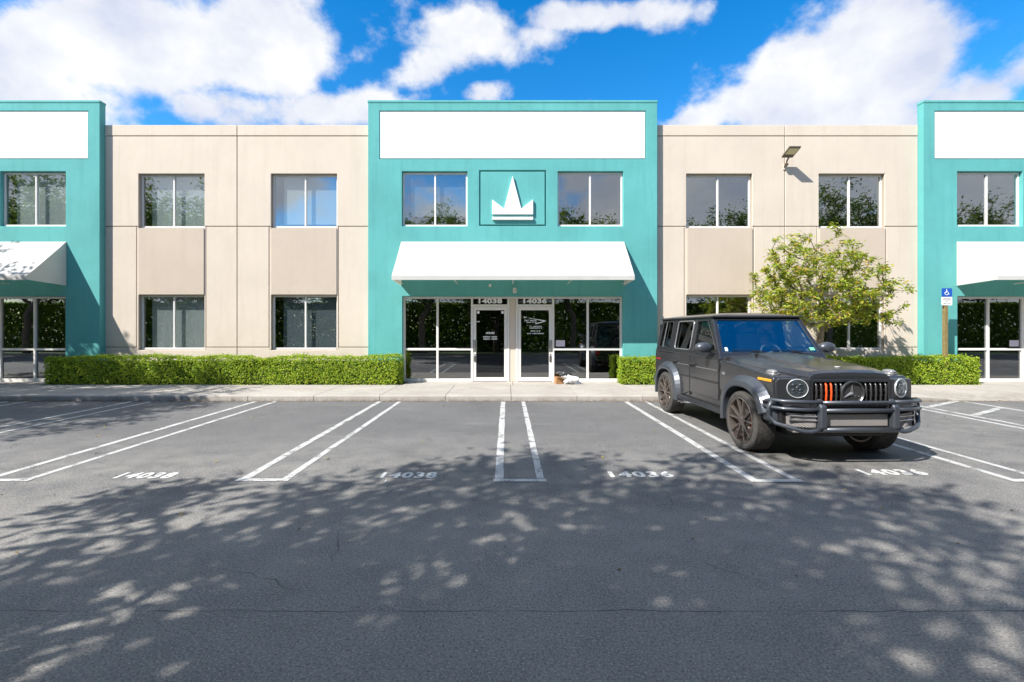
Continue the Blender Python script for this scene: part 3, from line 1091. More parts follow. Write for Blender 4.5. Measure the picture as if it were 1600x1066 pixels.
tag(bagt, 'crumpled white plastic bag on the pavement by the 14036 door', 'bag')

# ------------------------------------------------------------------ plants


def leaf_faces(mb, c_, nrm, up, ln, wd, fold=.25):
    """one leaf: two triangles-pairs folded along the midrib (6 points)"""
    sd = nrm.cross(up).normalized()
    a = c_
    tip = c_ + up * ln - nrm * ln * .15
    mid = c_ + up * ln * .45
    l_ = mid + sd * wd * .5 + nrm * wd * fold
    r_ = mid - sd * wd * .5 + nrm * wd * fold
    mb.add([a, l_, tip, r_], [(0, 1, 2), (0, 2, 3)])


def rnd_unit(rg):
    while True:
        v = Vector((rg.uniform(-1, 1), rg.uniform(-1, 1), rg.uniform(-1, 1)))
        if .05 < v.length < 1:
            return v.normalized()


def hedge(name, x0, x1, y0, y1, z0, z1, seed, n_per_m2=1500, leaf=.056, back=.25):
    rg = random.Random(seed)
    mb = MB()
    L_ = x1 - x0
    bumps = [(rg.uniform(x0, x1), rg.uniform(.15, .5), rg.uniform(-.035, .035)) for _ in range(int(L_ * 4))]

    def off(x, z):
        return sum(a * math.exp(-((x - c_) / w_) ** 2) for c_, w_, a in bumps) + .012 * math.sin(x * 9 + z * 13)
    core = MB()
    nx = max(2, int(L_ / .2))
    r_ = .115
    vs, fs = [], []
    ring = [(y0 + r_, z0), (y0 + r_, z1 - .16), (y0 + .16, z1 - r_), (y1 - .16, z1 - r_), (y1 - r_, z1 - .16), (y1 - r_, z0)]
    for i in range(nx + 1):
        x = x0 + r_ + (L_ - 2 * r_) * i / nx
        for y, z in ring:
            vs.append((x, y, z))
    k = len(ring)
    for i in range(nx):
        for j in range(k - 1):
            fs.append((i * k + j, i * k + j + 1, (i + 1) * k + j + 1, (i + 1) * k + j))
    fs += [tuple(range(k)), tuple(nx * k + j for j in range(k))]
    core.add(vs, fs)
    # leaves over front, top, ends and back
    rc = .11

    def put_leaf(p_, nm):
        d = .0 if rg.random() < .90 else rg.uniform(.01, .065)
        p_ = p_ + nm * (off(p_.x, p_.z) - rg.random() ** 2.2 * .075 + d)
        nn_ = (nm + rnd_unit(rg) * .6).normalized()
        up = (rnd_unit(rg) + nm * .55 + Vector((0, 0, .45)))
        up = (up - nn_ * up.dot(nn_))
        if up.length < .05:
            return
        s_ = leaf * rg.uniform(.7, 1.3)
        leaf_faces(mb, p_, nn_, up.normalized(), s_, s_ * .62)
    H, D = z1 - z0, y1 - y0
    for area, kind, dens in ((L_ * H, 'f', 1.0), (L_ * D, 't', .8), (H * D, 'l', 1), (H * D, 'r', 1), (L_ * H, 'b', back)):
        for _ in range(int(area * n_per_m2 * dens)):
            u, v = rg.random(), rg.random()
            if kind in 'fb':
                z = z0 + H * u
                y = y0 if kind == 'f' else y1
                nm = Vector((0, -1 if kind == 'f' else 1, 0))
                t_ = max(0, (z - (z1 - rc)) / rc)
                if t_ > 0:                                   # rounded shoulder
                    y += (1 if kind == 'f' else -1) * rc * (1 - math.sqrt(max(0, 1 - t_ * t_))) * .8
                    nm = (nm + Vector((0, 0, t_))).normalized()
                x = x0 + L_ * v
                e = min(x - x0, x1 - x)
                if e < rc:
                    y += (1 if kind == 'f' else -1) * (rc - e) ** 2 / rc * .9
                if z < z0 + .08 and rg.random() < .35:
                    continue
                put_leaf(Vector((x, y, z)), nm)
            elif kind == 't':
                put_leaf(Vector((x0 + .03 + (L_ - .06) * u, y0 + .03 + (D - .06) * v, z1)), Vector((0, 0, 1)))
            else:
                z = z0 + H * u
                t_ = max(0, (z - (z1 - rc)) / rc)
                x = (x0 if kind == 'l' else x1)
                x += (1 if kind == 'l' else -1) * rc * (1 - math.sqrt(max(0, 1 - t_ * t_))) * .8
                put_leaf(Vector((x, y0 + .05 + (D - .1) * v, z)), Vector((-1 if kind == 'l' else 1, 0, t_ * .8)))
    return mb, core


for x0, x1, seed, lb in ((-13.08, -3.04, 3, 'long trimmed green hedge below the cream wall left of the 14038 door'),
                         (3.20, 13.36, 5, 'trimmed green hedge right of the 14036 door, running behind the parked car to the sign')):
    root = thing('hedge', lb, 'hedge', ((x0 + x1) / 2, 13.1, SIDE), group='trimmed hedges along the building')
    mb, core = hedge('hedge', x0, x1, 12.80, 13.33, SIDE - .02, .90, seed)
    shift(mb, -root.location.x, -13.1, -SIDE)
    shift(core, -root.location.x, -13.1, -SIDE)
    mb.build('foliage', M_HEDGE, root, fix=False)
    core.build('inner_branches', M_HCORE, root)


def grow(rg, targets, start, trunk_pts, r_tip, r_base, step=.35, jit=.12, cost=.35):
    """limbs found by joining each crown point to the nearest wood already there"""
    nodes = [Vector(p_) for p_ in trunk_pts]
    parent = [-1] + list(range(len(nodes) - 1))
    depth = [0.0]
    for i in range(1, len(nodes)):
        depth.append(depth[-1] + (nodes[i] - nodes[i - 1]).length)
    tips = []
    fork = nodes[-1]
    for tg in sorted(targets, key=lambda q: (q - fork).length):
        best, bi = 1e9, 0
        for i in range(start, len(nodes)):
            d = (nodes[i] - tg).length + cost * depth[i] * .35
            if d < best:
                best, bi = d, i
        a = nodes[bi]
        ln = (tg - a).length
        k = max(1, int(ln / step))
        prev = bi
        for q in range(1, k + 1):
            f = q / k
            p_ = a.lerp(tg, f)
            p_ = p_ + Vector((0, 0, -math.sin(PI * f) * ln * .07))
            if q < k:
                p_ += rnd_unit(rg) * jit * step
            nodes.append(p_)
            parent.append(prev)
            depth.append(depth[prev] + (p_ - nodes[prev]).length)
            prev = len(nodes) - 1
        tips.append(prev)
    load = [0.0] * len(nodes)
    for t_ in tips:
        load[t_] += 1
    for i in range(len(nodes) - 1, 0, -1):
        load[parent[i]] += load[i]
    mx_ = max(load)
    rad = [max(r_tip, r_base * (l / mx_) ** .42) for l in load]
    return nodes, parent, rad, tips


def wood_mesh(nodes, parent, rad, lo=0, hi=None, n=6, thin=5):
    """one tapered tube per run of wood"""
    mb = MB()
    kids = {}
    for i, p_ in enumerate(parent):
        if p_ >= 0:
            kids.setdefault(p_, []).append(i)
    done = set()
    for i in range(len(nodes)):
        if i in done or (parent[i] >= 0 and i == min(kids[parent[i]], key=lambda q: -rad[q])):
            continue
        run = [parent[i]] if parent[i] >= 0 else []
        j = i
        while True:
            run.append(j)
            done.add(j)
            ks = kids.get(j)
            if not ks:
                break
            j = min(ks, key=lambda q: -rad[q])
        if len(run) > 1:
            rs = [rad[q] for q in run]
            if parent[i] >= 0:
                rs[0] = rs[1]
            mb.tube([nodes[q] for q in run], rs, n if rs[0] > .02 else thin)
    return mb


def tree_meshes(seed, h, crown_c, crown_r, trunk_r, n_tips, per_tip, leaf, spread, mleaf, base_fork, lean=(0, 0), low=.0, shell=.45, tip_r=.006, wide=.42, gappy=0, lump=.14):
    rg = random.Random(seed)
    c_ = Vector(crown_c)
    tg = []
    gaps = [c_ + Vector((rg.uniform(-1, 1) * crown_r[0], rg.uniform(-1, 1) * crown_r[1], rg.uniform(-.6, 1) * crown_r[2])) for _ in range(gappy)]
    while len(tg) < n_tips:
        v = rnd_unit(rg) * rg.uniform(shell, 1) ** .6
        if v.z < -low:
            continue
        k = 1 + lump * (1.2 * math.sin(v.x * 5 + seed) + math.sin(v.y * 6 + v.z * 5 + seed * 2)) + rg.uniform(-.06, .08)
        p_ = c_ + Vector((v.x * crown_r[0] * k, v.y * crown_r[1] * k, v.z * crown_r[2] * k))
        if any((p_ - q).length < crown_r[0] * .17 for q in gaps):
            continue
        tg.append(p_)
    fork = Vector((lean[0], lean[1], base_fork))
    trunk = [Vector((0, 0, -.05)).lerp(fork, i / 4) + Vector((rg.uniform(-.03, .03), rg.uniform(-.03, .03), 0)) * (i > 0) for i in range(5)]
    nodes, parent, rad, tips = grow(rg, tg, 4, trunk, tip_r, trunk_r, step=max(.28, crown_r[0] * .16))
    for i in range(5):
        rad[i] = trunk_r * (1.25 - .25 * i / 4)
    wood = wood_mesh(nodes, parent, rad)
    lf = MB()
    for t_ in tips:
        d0 = (nodes[t_] - nodes[parent[t_]])
        d0 = d0.normalized() if d0.length > 1e-6 else Vector((0, 0, 1))
        for _ in range(int(per_tip * rg.uniform(.6, 1.4))):
            back = rg.random() ** 1.3 * spread
            p_ = nodes[t_] - d0 * back + rnd_unit(rg) * spread * wide * rg.random()
            up = (d0 * .7 + rnd_unit(rg) * 1.0 + Vector((0, 0, .1))).normalized()
            nm = (rnd_unit(rg) * .8 + Vector((0, -.15, 1.0))).normalized()
            up = up - nm * up.dot(nm)
            if up.length < .05:
                continue
            s_ = leaf * rg.uniform(.65, 1.3)
            leaf_faces(lf, p_, nm, up.normalized(), s_, s_ * .40, .12)
    return wood, lf


# the small tree in the bed, in front of the last lower window
tr = thing('small_tree', 'small airy tree with yellow-green leaves behind the parked car', 'tree', (8.72, 12.62, SIDE - .03))
wood, lf = tree_meshes(21, 4.5, (-.26, -.35, 2.58), (2.05, 1.2, 1.74), .085, 470, 27, .108, .17, M_TLEAF, .95, (-.05, -.05), low=.50, shell=.22, tip_r=.006, wide=.75, gappy=16, lump=.08)
wood.build('trunk', M_BARK, tr, smooth=True)
lf.build('crown', M_TLEAF, tr, fix=False)

# trees of the planted strip across the car park: seen in the glass, and in the shade they throw
wood, lf = tree_meshes(31, 9.5, (0, 0, 6.2), (4.1, 4.1, 3.2), .20, 400, 52, .24, .66, M_DLEAF, 2.4, (.1, .1), low=.80, shell=.15, tip_r=.012, wide=1.0, gappy=10)
WA, LA = wood.mesh('trunk', M_BARK, True), lf.mesh('crown', M_DLEAF)
wood, lf = tree_meshes(32, 9.5, (0, 0, 6.2), (3.8, 3.9, 3.4), .18, 330, 42, .24, .66, M_DLEAF, 2.6, (-.1, .1), low=.75, shell=.15, tip_r=.012, wide=1.0, gappy=12)
WB, LB = wood.mesh('trunk', M_BARK, True), lf.mesh('crown', M_DLEAF)
ROW = [(-33, -4.2, 1.10, 0), (-24, -4.6, 1.02, 1), (-17.5, -4.4, .80, 0), (-12.0, -5.6, .84, 1), (-5.4, -2.1, .98, 0), (-.8, -4.8, .88, 1), (4.6, -4.8, 1.06, 0),
       (10.4, -5.2, .92, 1), (16.2, -5.0, 1.08, 0), (22.8, -4.8, 1.26, 1), (30, -5.0, 1.14, 0), (37.5, -4.6, 1.1, 1)]
for i, (x, y, s_, k) in enumerate(ROW):
    t_ = thing('shade_tree', 'one of the dark leafy trees mirrored in the windows, shading the near asphalt', 'tree', (x, y, 0), i * 1.9, 'shade trees across the car park, mirrored in the glass')
    t_.scale = (1, 1, s_)
    link('trunk', (WA, WB)[k], t_)
    link('crown', (LA, LB)[k], t_)
# a tree beyond the left edge that speckles the left awning and pavement
t_ = thing('shade_tree', 'leafy tree beyond the left edge, speckling the left awning and pavement with shade', 'tree', (-18.2, 8.0, 0), .7)
t_.scale = (.80, .80, .92)
link('trunk', WB, t_)
link('crown', LB, t_)

t_ = thing('shade_tree', 'second leafy tree beyond the left edge, shading the far left stalls', 'tree', (-14.3, 6.2, 0), 2.1)
t_.scale = (.74, .74, .84)
link('trunk', WA, t_)
link('crown', LA, t_)

structure(MB().box(-60, 60, -9.5, -1.9, -.05, .06).build('lawn_strip', M_GRASS))
for i in range(40):
    MB().box(-60 + 3 * i + .006, -57 + 3 * i - .006, -1.9, -1.75, -.05, .14).build('kerb_stone', M_CONC, lot, bevel=.015)
mb, core = hedge('shrubs', -48, 48, -9.0, -7.2, .05, 3.6, 9, n_per_m2=150, leaf=.21, back=1.3)
sh = stuff(mb.build('shrubbery', M_SHRUB, None, fix=False))


# leaf litter swept against the kerb and strewn over the stalls
rg = random.Random(77)
mb = MB()


def dry(x, y, z, s_):
    a = rg.uniform(0, 2 * PI)
    u = Vector((math.cos(a), math.sin(a), rg.uniform(-.25, .25))).normalized()
    nm = (Vector((0, 0, 1)) + rnd_unit(rg) * .45).normalized()
    u = (u - nm * u.dot(nm)).normalized()
    leaf_faces(mb, Vector((x, y, z)), nm, u, s_, s_ * .55, .2)


for _ in range(2600):
    x = rg.uniform(-15.5, 12)
    dry(x, KERB - .012 - abs(rg.gauss(0, .05)) * (1 + .6 * math.sin(x * 2.1)), .006 + rg.random() * .012, rg.uniform(.015, .042))
for _ in range(260):
    dry(rg.uniform(-11, 10), rg.uniform(3.0, KERB), .008, rg.uniform(.018, .04))
for _ in range(90):
    dry(rg.uniform(-9, 9), rg.uniform(KERB + .1, 12.7), SIDE + .006, rg.uniform(.018, .04))
stuff(mb.build('leaf_litter', M_LITTER, None, fix=False))
mb = MB()
for _ in range(34):
    dry(rg.uniform(-10, 9), rg.uniform(3.2, KERB - .3), .009, rg.uniform(.04, .075))
stuff(mb.build('yellow_leaves', leafmat('yellow_leaf', [(.38, .26, .04), (.45, .34, .06), (.30, .17, .04)], .1, .7), None, fix=False))

# ------------------------------------------------------------------ the parked car
# local axes: x across, y back from the front axle (the nose points to -y), z up
car = thing('parked_car', 'matte black boxy off-road car with orange grille bars, reversed into a stall', 'car', (4.265, 6.45, 0), R(1.3))


def carpaint(name, col, rough, metal):
    m_, t, o = mat(name)
    p = t.n('ShaderNodeBsdfPrincipled')
    p.inputs['Metallic'].default_value = metal
    p.inputs['Coat Weight'].default_value = .35
    p.inputs['Coat Roughness'].default_value = .16
    geo = t.n('ShaderNodeNewGeometry')
    pos = geo.outputs['Position']
    dust = t.m('MULTIPLY', t.rng(t.noise(pos, 1.1, 4, .55), .45, .8), .10)
    t.link(t.mix(dust, col, (.20, .185, .165)), p.inputs['Base Color'])
    t.link(t.rng(t.noise(pos, 5, 4, .6), .3, .7, rough - .015, rough + .02), p.inputs['Roughness'])
    t.link(p.outputs[0], o.inputs[0])
    return m_


C_BODY = carpaint('satin_black_paint', (.056, .059, .067), .24, .62)
C_FLARE = carpaint('grey_flare_paint', (.070, .080, .097), .46, .5)
C_TRIM = simple('dark_rubber_trim', (.020, .020, .021), .6)
C_SILV = simple('satin_silver_trim', (.42, .42, .43), .35, .8)
C_RIM = simple('bronze_grey_wheel', (.21, .18, .16), .27, .75, var=.1)
C_ORANGE = simple('orange_paint', (.72, .085, .015), .4)
C_AMBER = simple('amber_lens', (.80, .34, .02), .25)
C_RED = simple('red_lens', (.35, .02, .015), .25)
C_SEAT = simple('grey_leather', (.20, .20, .205), .55)
C_BEIGE = simple('pale_leather', (.46, .45, .43), .55)
C_INT = simple('car_interior', (.03, .03, .032), .7)
C_MESH = simple('grey_mesh', (.46, .43, .42), .4, .4)
C_CHROME = simple('bright_metal', (.62, .62, .63), .18, 1.0)
C_CALIPER = simple('red_brake', (.45, .03, .02), .4)

AX2 = 2.89
WR = .41


def arch(cl, r, a0, a1, n=18, p_=2.5):
    """squared-off wheel arch outline about an axle"""
    pts = []
    for i in range(n + 1):
        a = R(a0 + (a1 - a0) * i / n)
        c_, s_ = math.cos(a), math.sin(a)
        k = r / ((abs(c_) ** p_ + abs(s_) ** p_) ** (1 / p_))
        pts.append((cl + c_ * k, WR + s_ * k))
    return pts


def xpr(mb, poly, w0, w1):
    return mb.prism(poly, w0, w1, lambda u, v, t_: (t_, u, v))


# tub: side profile with both wheel arches, the full width of the body
HW = .875
prof = [(-.62, .52), (-.62, 1.06), (-.585, 1.095), (.74, 1.215), (3.66, 1.235), (3.70, 1.20), (3.70, .56)]
prof += [q for q in arch(AX2, .50, 5, 175)]
prof += [q for q in arch(0, .50, 5, 175)]
body = xpr(MB(), prof, -HW, HW).build('body', C_BODY, car, bevel=.022, seg=3)
MB().box(-.62, .62, -.55, 3.55, .30, .75).build('underbody', C_TRIM, car, bevel=.03)
# chassis bits under the nose
MB().box(-.70, .70, -.76, -.60, .40, .47).build('skid_plate', simple('skid_grey', (.25, .24, .22), .6), car, bevel=.01)

# greenhouse
ZB, ZT = 1.225, 1.905


def hw(z):
    return .868 - .125 * (z - ZB) / (ZT - ZB)


def side_pt(s, l, z, inset=0.0):
    return (s * (hw(z) - inset), l, z)


def lA(z):
    """back edge line of the windscreen pillar along the side"""
    return .80 + .50 * (z - ZB) / (ZT - ZB)


def lD(z):
    return 3.68 - .10 * (z - ZB) / (ZT - ZB)


WINS = [((lambda z: lA(z) + .115), (lambda z: 1.80)), ((lambda z: 1.95), (lambda z: 2.66)), ((lambda z: 2.92), (lambda z: lD(z) - .12))]
WB0, WB1 = 1.315, 1.845
for s in (-1, 1):
    mb = MB()
    th = .045

    def cell(l0a, l0b, l1a, l1b, z0, z1):
        """plate piece: l0 at bottom/top, l1 at bottom/top"""
        o_ = [side_pt(s, l0a, z0), side_pt(s, l1a, z0), side_pt(s, l1b, z1), side_pt(s, l0b, z1)]
        i_ = [side_pt(s, l0a, z0, th), side_pt(s, l1a, z0, th), side_pt(s, l1b, z1, th), side_pt(s, l0b, z1, th)]
        mb.add(o_ + i_, [(0, 1, 2, 3), (7, 6, 5, 4), (0, 4, 5, 1), (1, 5, 6, 2), (2, 6, 7, 3), (3, 7, 4, 0)])
    cell(lA(ZB), lA(WB0), lD(ZB), lD(WB0), ZB - .01, WB0)
    cell(lA(WB1), lA(ZT), lD(WB1), lD(ZT), WB1, ZT)
    edges = [lA] + [f for pr in WINS for f in pr] + [lD]
    for a, b in zip(edges[0::2], edges[1::2]):
        cell(a(WB0), a(WB1), b(WB0), b(WB1), WB0 - .0, WB1 + .0)
    mb.build('pillar_frame', C_BODY, car, bevel=.010, weld=False)
    for i, (a, b) in enumerate(WINS):
        g = MB()
        q = [side_pt(s, a(WB0) - .005, WB0 - .005, .022), side_pt(s, b(WB0) + .005, WB0 - .005, .022), side_pt(s, b(WB1) + .005, WB1 + .005, .022), side_pt(s, a(WB1) - .005, WB1 + .005, .022)]
        q2 = [(x - s * .006, y, z) for x, y, z in q]
        g.add(q + q2, [(0, 1, 2, 3), (7, 6, 5, 4), (0, 4, 5, 1), (1, 5, 6, 2), (2, 6, 7, 3), (3, 7, 4, 0)])
        wn = g.build('side_window', M_CARGLASS if i == 0 else MATS['rear_privacy_glass'] if 'rear_privacy_glass' in MATS else glass('rear_privacy_glass', (.20, .20, .21), .04), car)
        # rubber and bright surround with rounded corners
        r_ = .055
        loop = []
        for l_, z_, dl, dz_, a0 in ((a(WB0), WB0, 1, 1, 180), (b(WB0), WB0, -1, 1, 270), (b(WB1), WB1, -1, -1, 0), (a(WB1), WB1, 1, -1, 90)):
            for k in range(6):
                t_ = R(a0 + 90 * k / 5)
                loop.append(side_pt(s, l_ + dl * r_ + r_ * math.cos(t_), z_ + dz_ * r_ + r_ * math.sin(t_), -.004))
        MB().tube(loop, .011 if i == 1 else .008, 6, closed=True).build('window_trim', C_SILV if i == 1 else C_TRIM, wn, smooth=True)
    # divider bar in the rear quarter light
    MB().tube([side_pt(s, 3.30, WB0, -.004), side_pt(s, 3.27, WB1, -.004)], .010, 6).build('window_bar', C_SILV, car)

# windscreen frame, glass and header


def fr_pt(wv, z, off=0.0):
    return (wv, lA(z) - .012 + off, z)


FZ0, FZ1 = 1.325, 1.845
mb = MB()
gw0, gw1 = .775, .690


def fcell(p4, th=.05):
    o_ = [fr_pt(a, z) for a, z in p4]
    i_ = [fr_pt(a, z, th) for a, z in p4]
    mb.add(o_ + i_, [(0, 1, 2, 3), (7, 6, 5, 4), (0, 4, 5, 1), (1, 5, 6, 2), (2, 6, 7, 3), (3, 7, 4, 0)])


fcell([(-hw(ZB) + .002, ZB - .01), (hw(ZB) - .002, ZB - .01), (hw(FZ0) - .002, FZ0), (-hw(FZ0) + .002, FZ0)])
fcell([(-hw(FZ1) + .002, FZ1), (hw(FZ1) - .002, FZ1), (hw(ZT) - .002, ZT), (-hw(ZT) + .002, ZT)])
for s in (-1, 1):
    q = [(s * gw0, FZ0), (s * (hw(FZ0) - .002), FZ0), (s * (hw(FZ1) - .002), FZ1), (s * gw1, FZ1)]
    fcell(q if s > 0 else q[::-1])
mb.build('windscreen_frame', C_BODY, car, bevel=.008)
g = MB()
q = [fr_pt(-gw0 - .01, FZ0 - .01, .014), fr_pt(gw0 + .01, FZ0 - .01, .014), fr_pt(gw1 + .01, FZ1 + .01, .014), fr_pt(-gw1 - .01, FZ1 + .01, .014)]
g.add(q + [(x, y + .007, z) for x, y, z in q], [(0, 1, 2, 3), (7, 6, 5, 4), (0, 4, 5, 1), (1, 5, 6, 2), (2, 6, 7, 3), (3, 7, 4, 0)])
ws = g.build('windscreen', M_WSHIELD, car)
st_ = MB()
q = [fr_pt(.655, FZ0 + .030, -.003), fr_pt(.735, FZ0 + .030, -.003), fr_pt(.730, FZ0 + .075, -.003), fr_pt(.652, FZ0 + .075, -.003)]
st_.add(q, [(0, 1, 2, 3)])
st_.build('green_sticker', simple('green_paper', (.16, .52, .34), .5), ws)
st_ = MB()
q = [fr_pt(-.735, FZ0 + .02, -.003), fr_pt(-.69, FZ0 + .02, -.003), fr_pt(-.69, FZ0 + .075, -.003), fr_pt(-.733, FZ0 + .075, -.003)]
st_.add(q, [(0, 1, 2, 3)])
st_.build('white_sticker', M_LETTER, ws)
# wipers lie along the foot of the glass
for w0, w1 in ((-.62, -.10), (.02, .52)):
    mb = MB()
    mb.tube([fr_pt(w1 + .05, 1.265, -.05), fr_pt(w1 - .06, 1.315, -.035), fr_pt((w0 + w1) / 2, FZ0 + .03, -.028)], [.016, .012, .008], 6)
    mb.tube([fr_pt(w0, FZ0 + .035, -.016), fr_pt(w1 + .02, FZ0 + .016, -.016)], .008, 6)
    mb.lathe([(0, -.02), (.024, -.02), (.024, .02), (0, .02)], 10, lambda p_, q_, t_, w1=w1: (w1 + .05 + p_, lA(1.265) - .062 + q_, 1.262 + t_))
    mb.build('wiper', M_BLACK, car)

# roof: crowned sheet with a gutter round it
mb = MB()
nw, nl = 14, 16
vs = []
for j in range(nl + 1):
    for i in range(nw + 1):
        u, v = 2 * i / nw - 1, 2 * j / nl - 1
        l_ = 2.44 + v * 1.195
        wv = u * .762
        z = 1.925 + .062 * (1 - abs(u) ** 3.2) * (1 - abs(v) ** 6) ** .8
        vs.append((wv, l_, z))
fs = [(j * (nw + 1) + i, j * (nw + 1) + i + 1, (j + 1) * (nw + 1) + i + 1, (j + 1) * (nw + 1) + i) for j in range(nl) for i in range(nw)]
b0 = len(vs)
vs += [(-.762, 1.245, 1.895), (.762, 1.245, 1.895), (.762, 3.635, 1.895), (-.762, 3.635, 1.895)]
fs.append((b0, b0 + 3, b0 + 2, b0 + 1))
fr_ = list(range(nw + 1))
bk_ = [nl * (nw + 1) + i for i in range(nw + 1)]
lf_ = [j * (nw + 1) for j in range(nl + 1)]
rt_ = [j * (nw + 1) + nw for j in range(nl + 1)]
fs += [tuple([b0, b0 + 1] + fr_[::-1]), tuple([b0 + 2, b0 + 3] + bk_), tuple([b0 + 3, b0] + lf_), tuple([b0 + 1, b0 + 2] + rt_[::-1])]
mb.add(vs, fs)
rf = mb.build('roof', C_BODY, car, bevel=.008)
for p_ in rf.data.polygons:
    p_.use_smooth = len(p_.vertices) == 4 and p_.normal.z > .3
MB().tube([(-.766, 1.27, 1.905), (-.766, 3.62, 1.905)], .014, 6).tube([(.766, 1.27, 1.905), (.766, 3.62, 1.905)], .014, 6).tube([(-.78, 1.243, 1.905), (.78, 1.243, 1.905)], .014, 6).build('roof_gutter', C_TRIM, car)
# back wall, rear door with the spare wheel case
MB().box(-hw(1.5) + .03, hw(1.5) - .03, 3.56, 3.66, 1.20, 1.31).box(-.75, .75, 3.52, 3.60, 1.80, 1.90).box(-.80, -.66, 3.54, 3.63, 1.31, 1.80).box(.66, .80, 3.54, 3.63, 1.31, 1.80).build('back_frame', C_BODY, car, bevel=.01)
MB().box(-.66, .66, 3.57, 3.58, 1.31, 1.80).build('rear_window', M_BACKGLASS, car)
MB().lathe([(0, 3.95), (.33, 3.95), (.38, 3.92), (.385, 3.72), (0, 3.70)], 32, lambda p_, q_, t_: (p_ + .05, t_, 1.06 + q_)).build('spare_wheel_cover', C_BODY, car, bevel=.01)
MB().box(-.86, .86, 3.69, 3.86, .50, .68).build('rear_bumper', C_BODY, car, bevel=.03)
for s in (-1, 1):
    MB().box(s * .80 - .06, s * .80 + .06, 3.70, 3.74, .74, .96).build('tail_light', C_RED, car, bevel=.01)

# bonnet: raised centre with a crease at each side
mb = MB()
st = [(-.775, 1.075, 1.100, 1.105), (-.765, 1.10, 1.145, 1.150), (-.70, 1.105, 1.172, 1.178), (-.50, 1.118, 1.192, 1.212), (.0, 1.150, 1.226, 1.254), (.45, 1.185, 1.258, 1.292), (.815, 1.215, 1.282, 1.318)]
vs = []
for l_, zf, zs_, zt in st:
    k = .965 if l_ < -.68 else 1
    wf = (.53 + .21 * min(1, max(0, (l_ + .74) / 1.1)) ** .8) * k
    row = [(-wf, zf - .03), (-wf, zf), (-wf + .045, zs_ - .012), (-.40 + .06 * (l_ < -.6), zs_ + .004), (-.355 + .06 * (l_ < -.6), zt), (0, zt + .006)]
    row += [(-a, z) for a, z in row[-2::-1]]
    vs += [(a, l_, z) for a, z in row]
k = 11
fs = [(i * k + j, i * k + j + 1, (i + 1) * k + j + 1, (i + 1) * k + j) for i in range(len(st) - 1) for j in range(k - 1)]
fs += [tuple(range(k)), tuple((len(st) - 1) * k + j for j in range(k))]
mb.add(vs, fs)
mb.build('bonnet', C_BODY, car, bevel=.007, seg=2)
# cowl between bonnet and glass
MB().box(-.80, .80, .76, .86, 1.19, 1.255).build('cowl', C_TRIM, car, bevel=.01)
for wv in (-.38, .30):
    MB().box(wv - .025, wv + .025, .60, .635, 1.283, 1.312).build('washer_jet', M_BLACK, car, bevel=.006)
# hood badge
MB().lathe([(0, .0), (.030, .0), (.030, .006), (.0, .006)], 18, lambda p_, q_, t_: (p_, -.56 + q_, 1.207 + t_)).build("bonnet_badge", M_ALU, car)

# nose: grille shell, lamp panels
LPH = R(20)


def lamp_pt(s_, u, v, t_):
    """lamp panels are swept back towards the wings: u outwards along the panel, t_ forwards out of it"""
    c_, q_ = math.cos(LPH), math.sin(LPH)
    return (s_ * (.645 + u * c_ + t_ * q_), -.725 + u * q_ - t_ * c_, v)


for s in (-1, 1):
    lp = MB()
    lp.prism([(-.145, .73), (.235, .73), (.240, 1.03), (.215, 1.072), (-.145, 1.080)], -.10, .03, lambda u, v, t_: lamp_pt(s, u, v, t_))
    lp.build('lamp_panel', C_BODY, car, bevel=.016, seg=3)
gs = MB()
holed(gs, -.518, .518, .725, 1.072, -.79, -.70, [(-.475, .475, .765, 1.035)])
gs.build('grille_shell', C_BODY, car, bevel=.012, weld=True)
MB().box(-.49, .49, -.715, -.70, .75, 1.05).build('grille_back', M_BLACK, car)
N = 15
for i in range(N):
    x = -.44 + .88 * i / (N - 1)
    org = i in (2, 3)
    mb = MB()
    mb.tube([(x, -.762, .772), (x, -.785, .80), (x, -.792, .90), (x, -.785, 1.0), (x, -.762, 1.03)], .0115, 8)
    b = mb.build('grille_bar', C_ORANGE if org else MATS.get('grille_grey') or simple('grille_grey', (.10, .10, .105), .3, .7), car, smooth=True)
    if org:
        b['label'] = 'orange painted grille bar'
for i in range(4):
    z = .80 + .0675 * i
    MB().box(-.472, .472, -.760, -.738, z - .008, z + .008).build('grille_crossbar', M_BLACK, car)
em = MB()
em.lathe([(0, -.790), (.128, -.790), (.146, -.800), (.152, -.812), (.146, -.824), (.134, -.828), (.126, -.818), (.122, -.800), (0, -.800)], 40, lambda p_, q_, t_: (p_, t_, .905 + q_))
em.build('badge_ring', MATS['grille_grey'], car, smooth=False, bevel=.0)
sm = MB()
for a in (90, 210, 330):
    d = Vector((math.cos(R(a)), 0, math.sin(R(a))))
    n_ = Vector((-d.z, 0, d.x))
    c0 = Vector((0, -.803, .905))
    A, B = c0 + n_ * .026, c0 - n_ * .026
    T = c0 + d * .130
    top = c0 + Vector((0, -.022, 0))
    sm.add([A, T, B, top, T + Vector((0, -.006, 0))], [(0, 1, 4, 3), (1, 2, 3, 4), (0, 3, 2)])
sm.build('badge_star', simple('badge_grey', (.24, .24, .25), .28, .85), car)
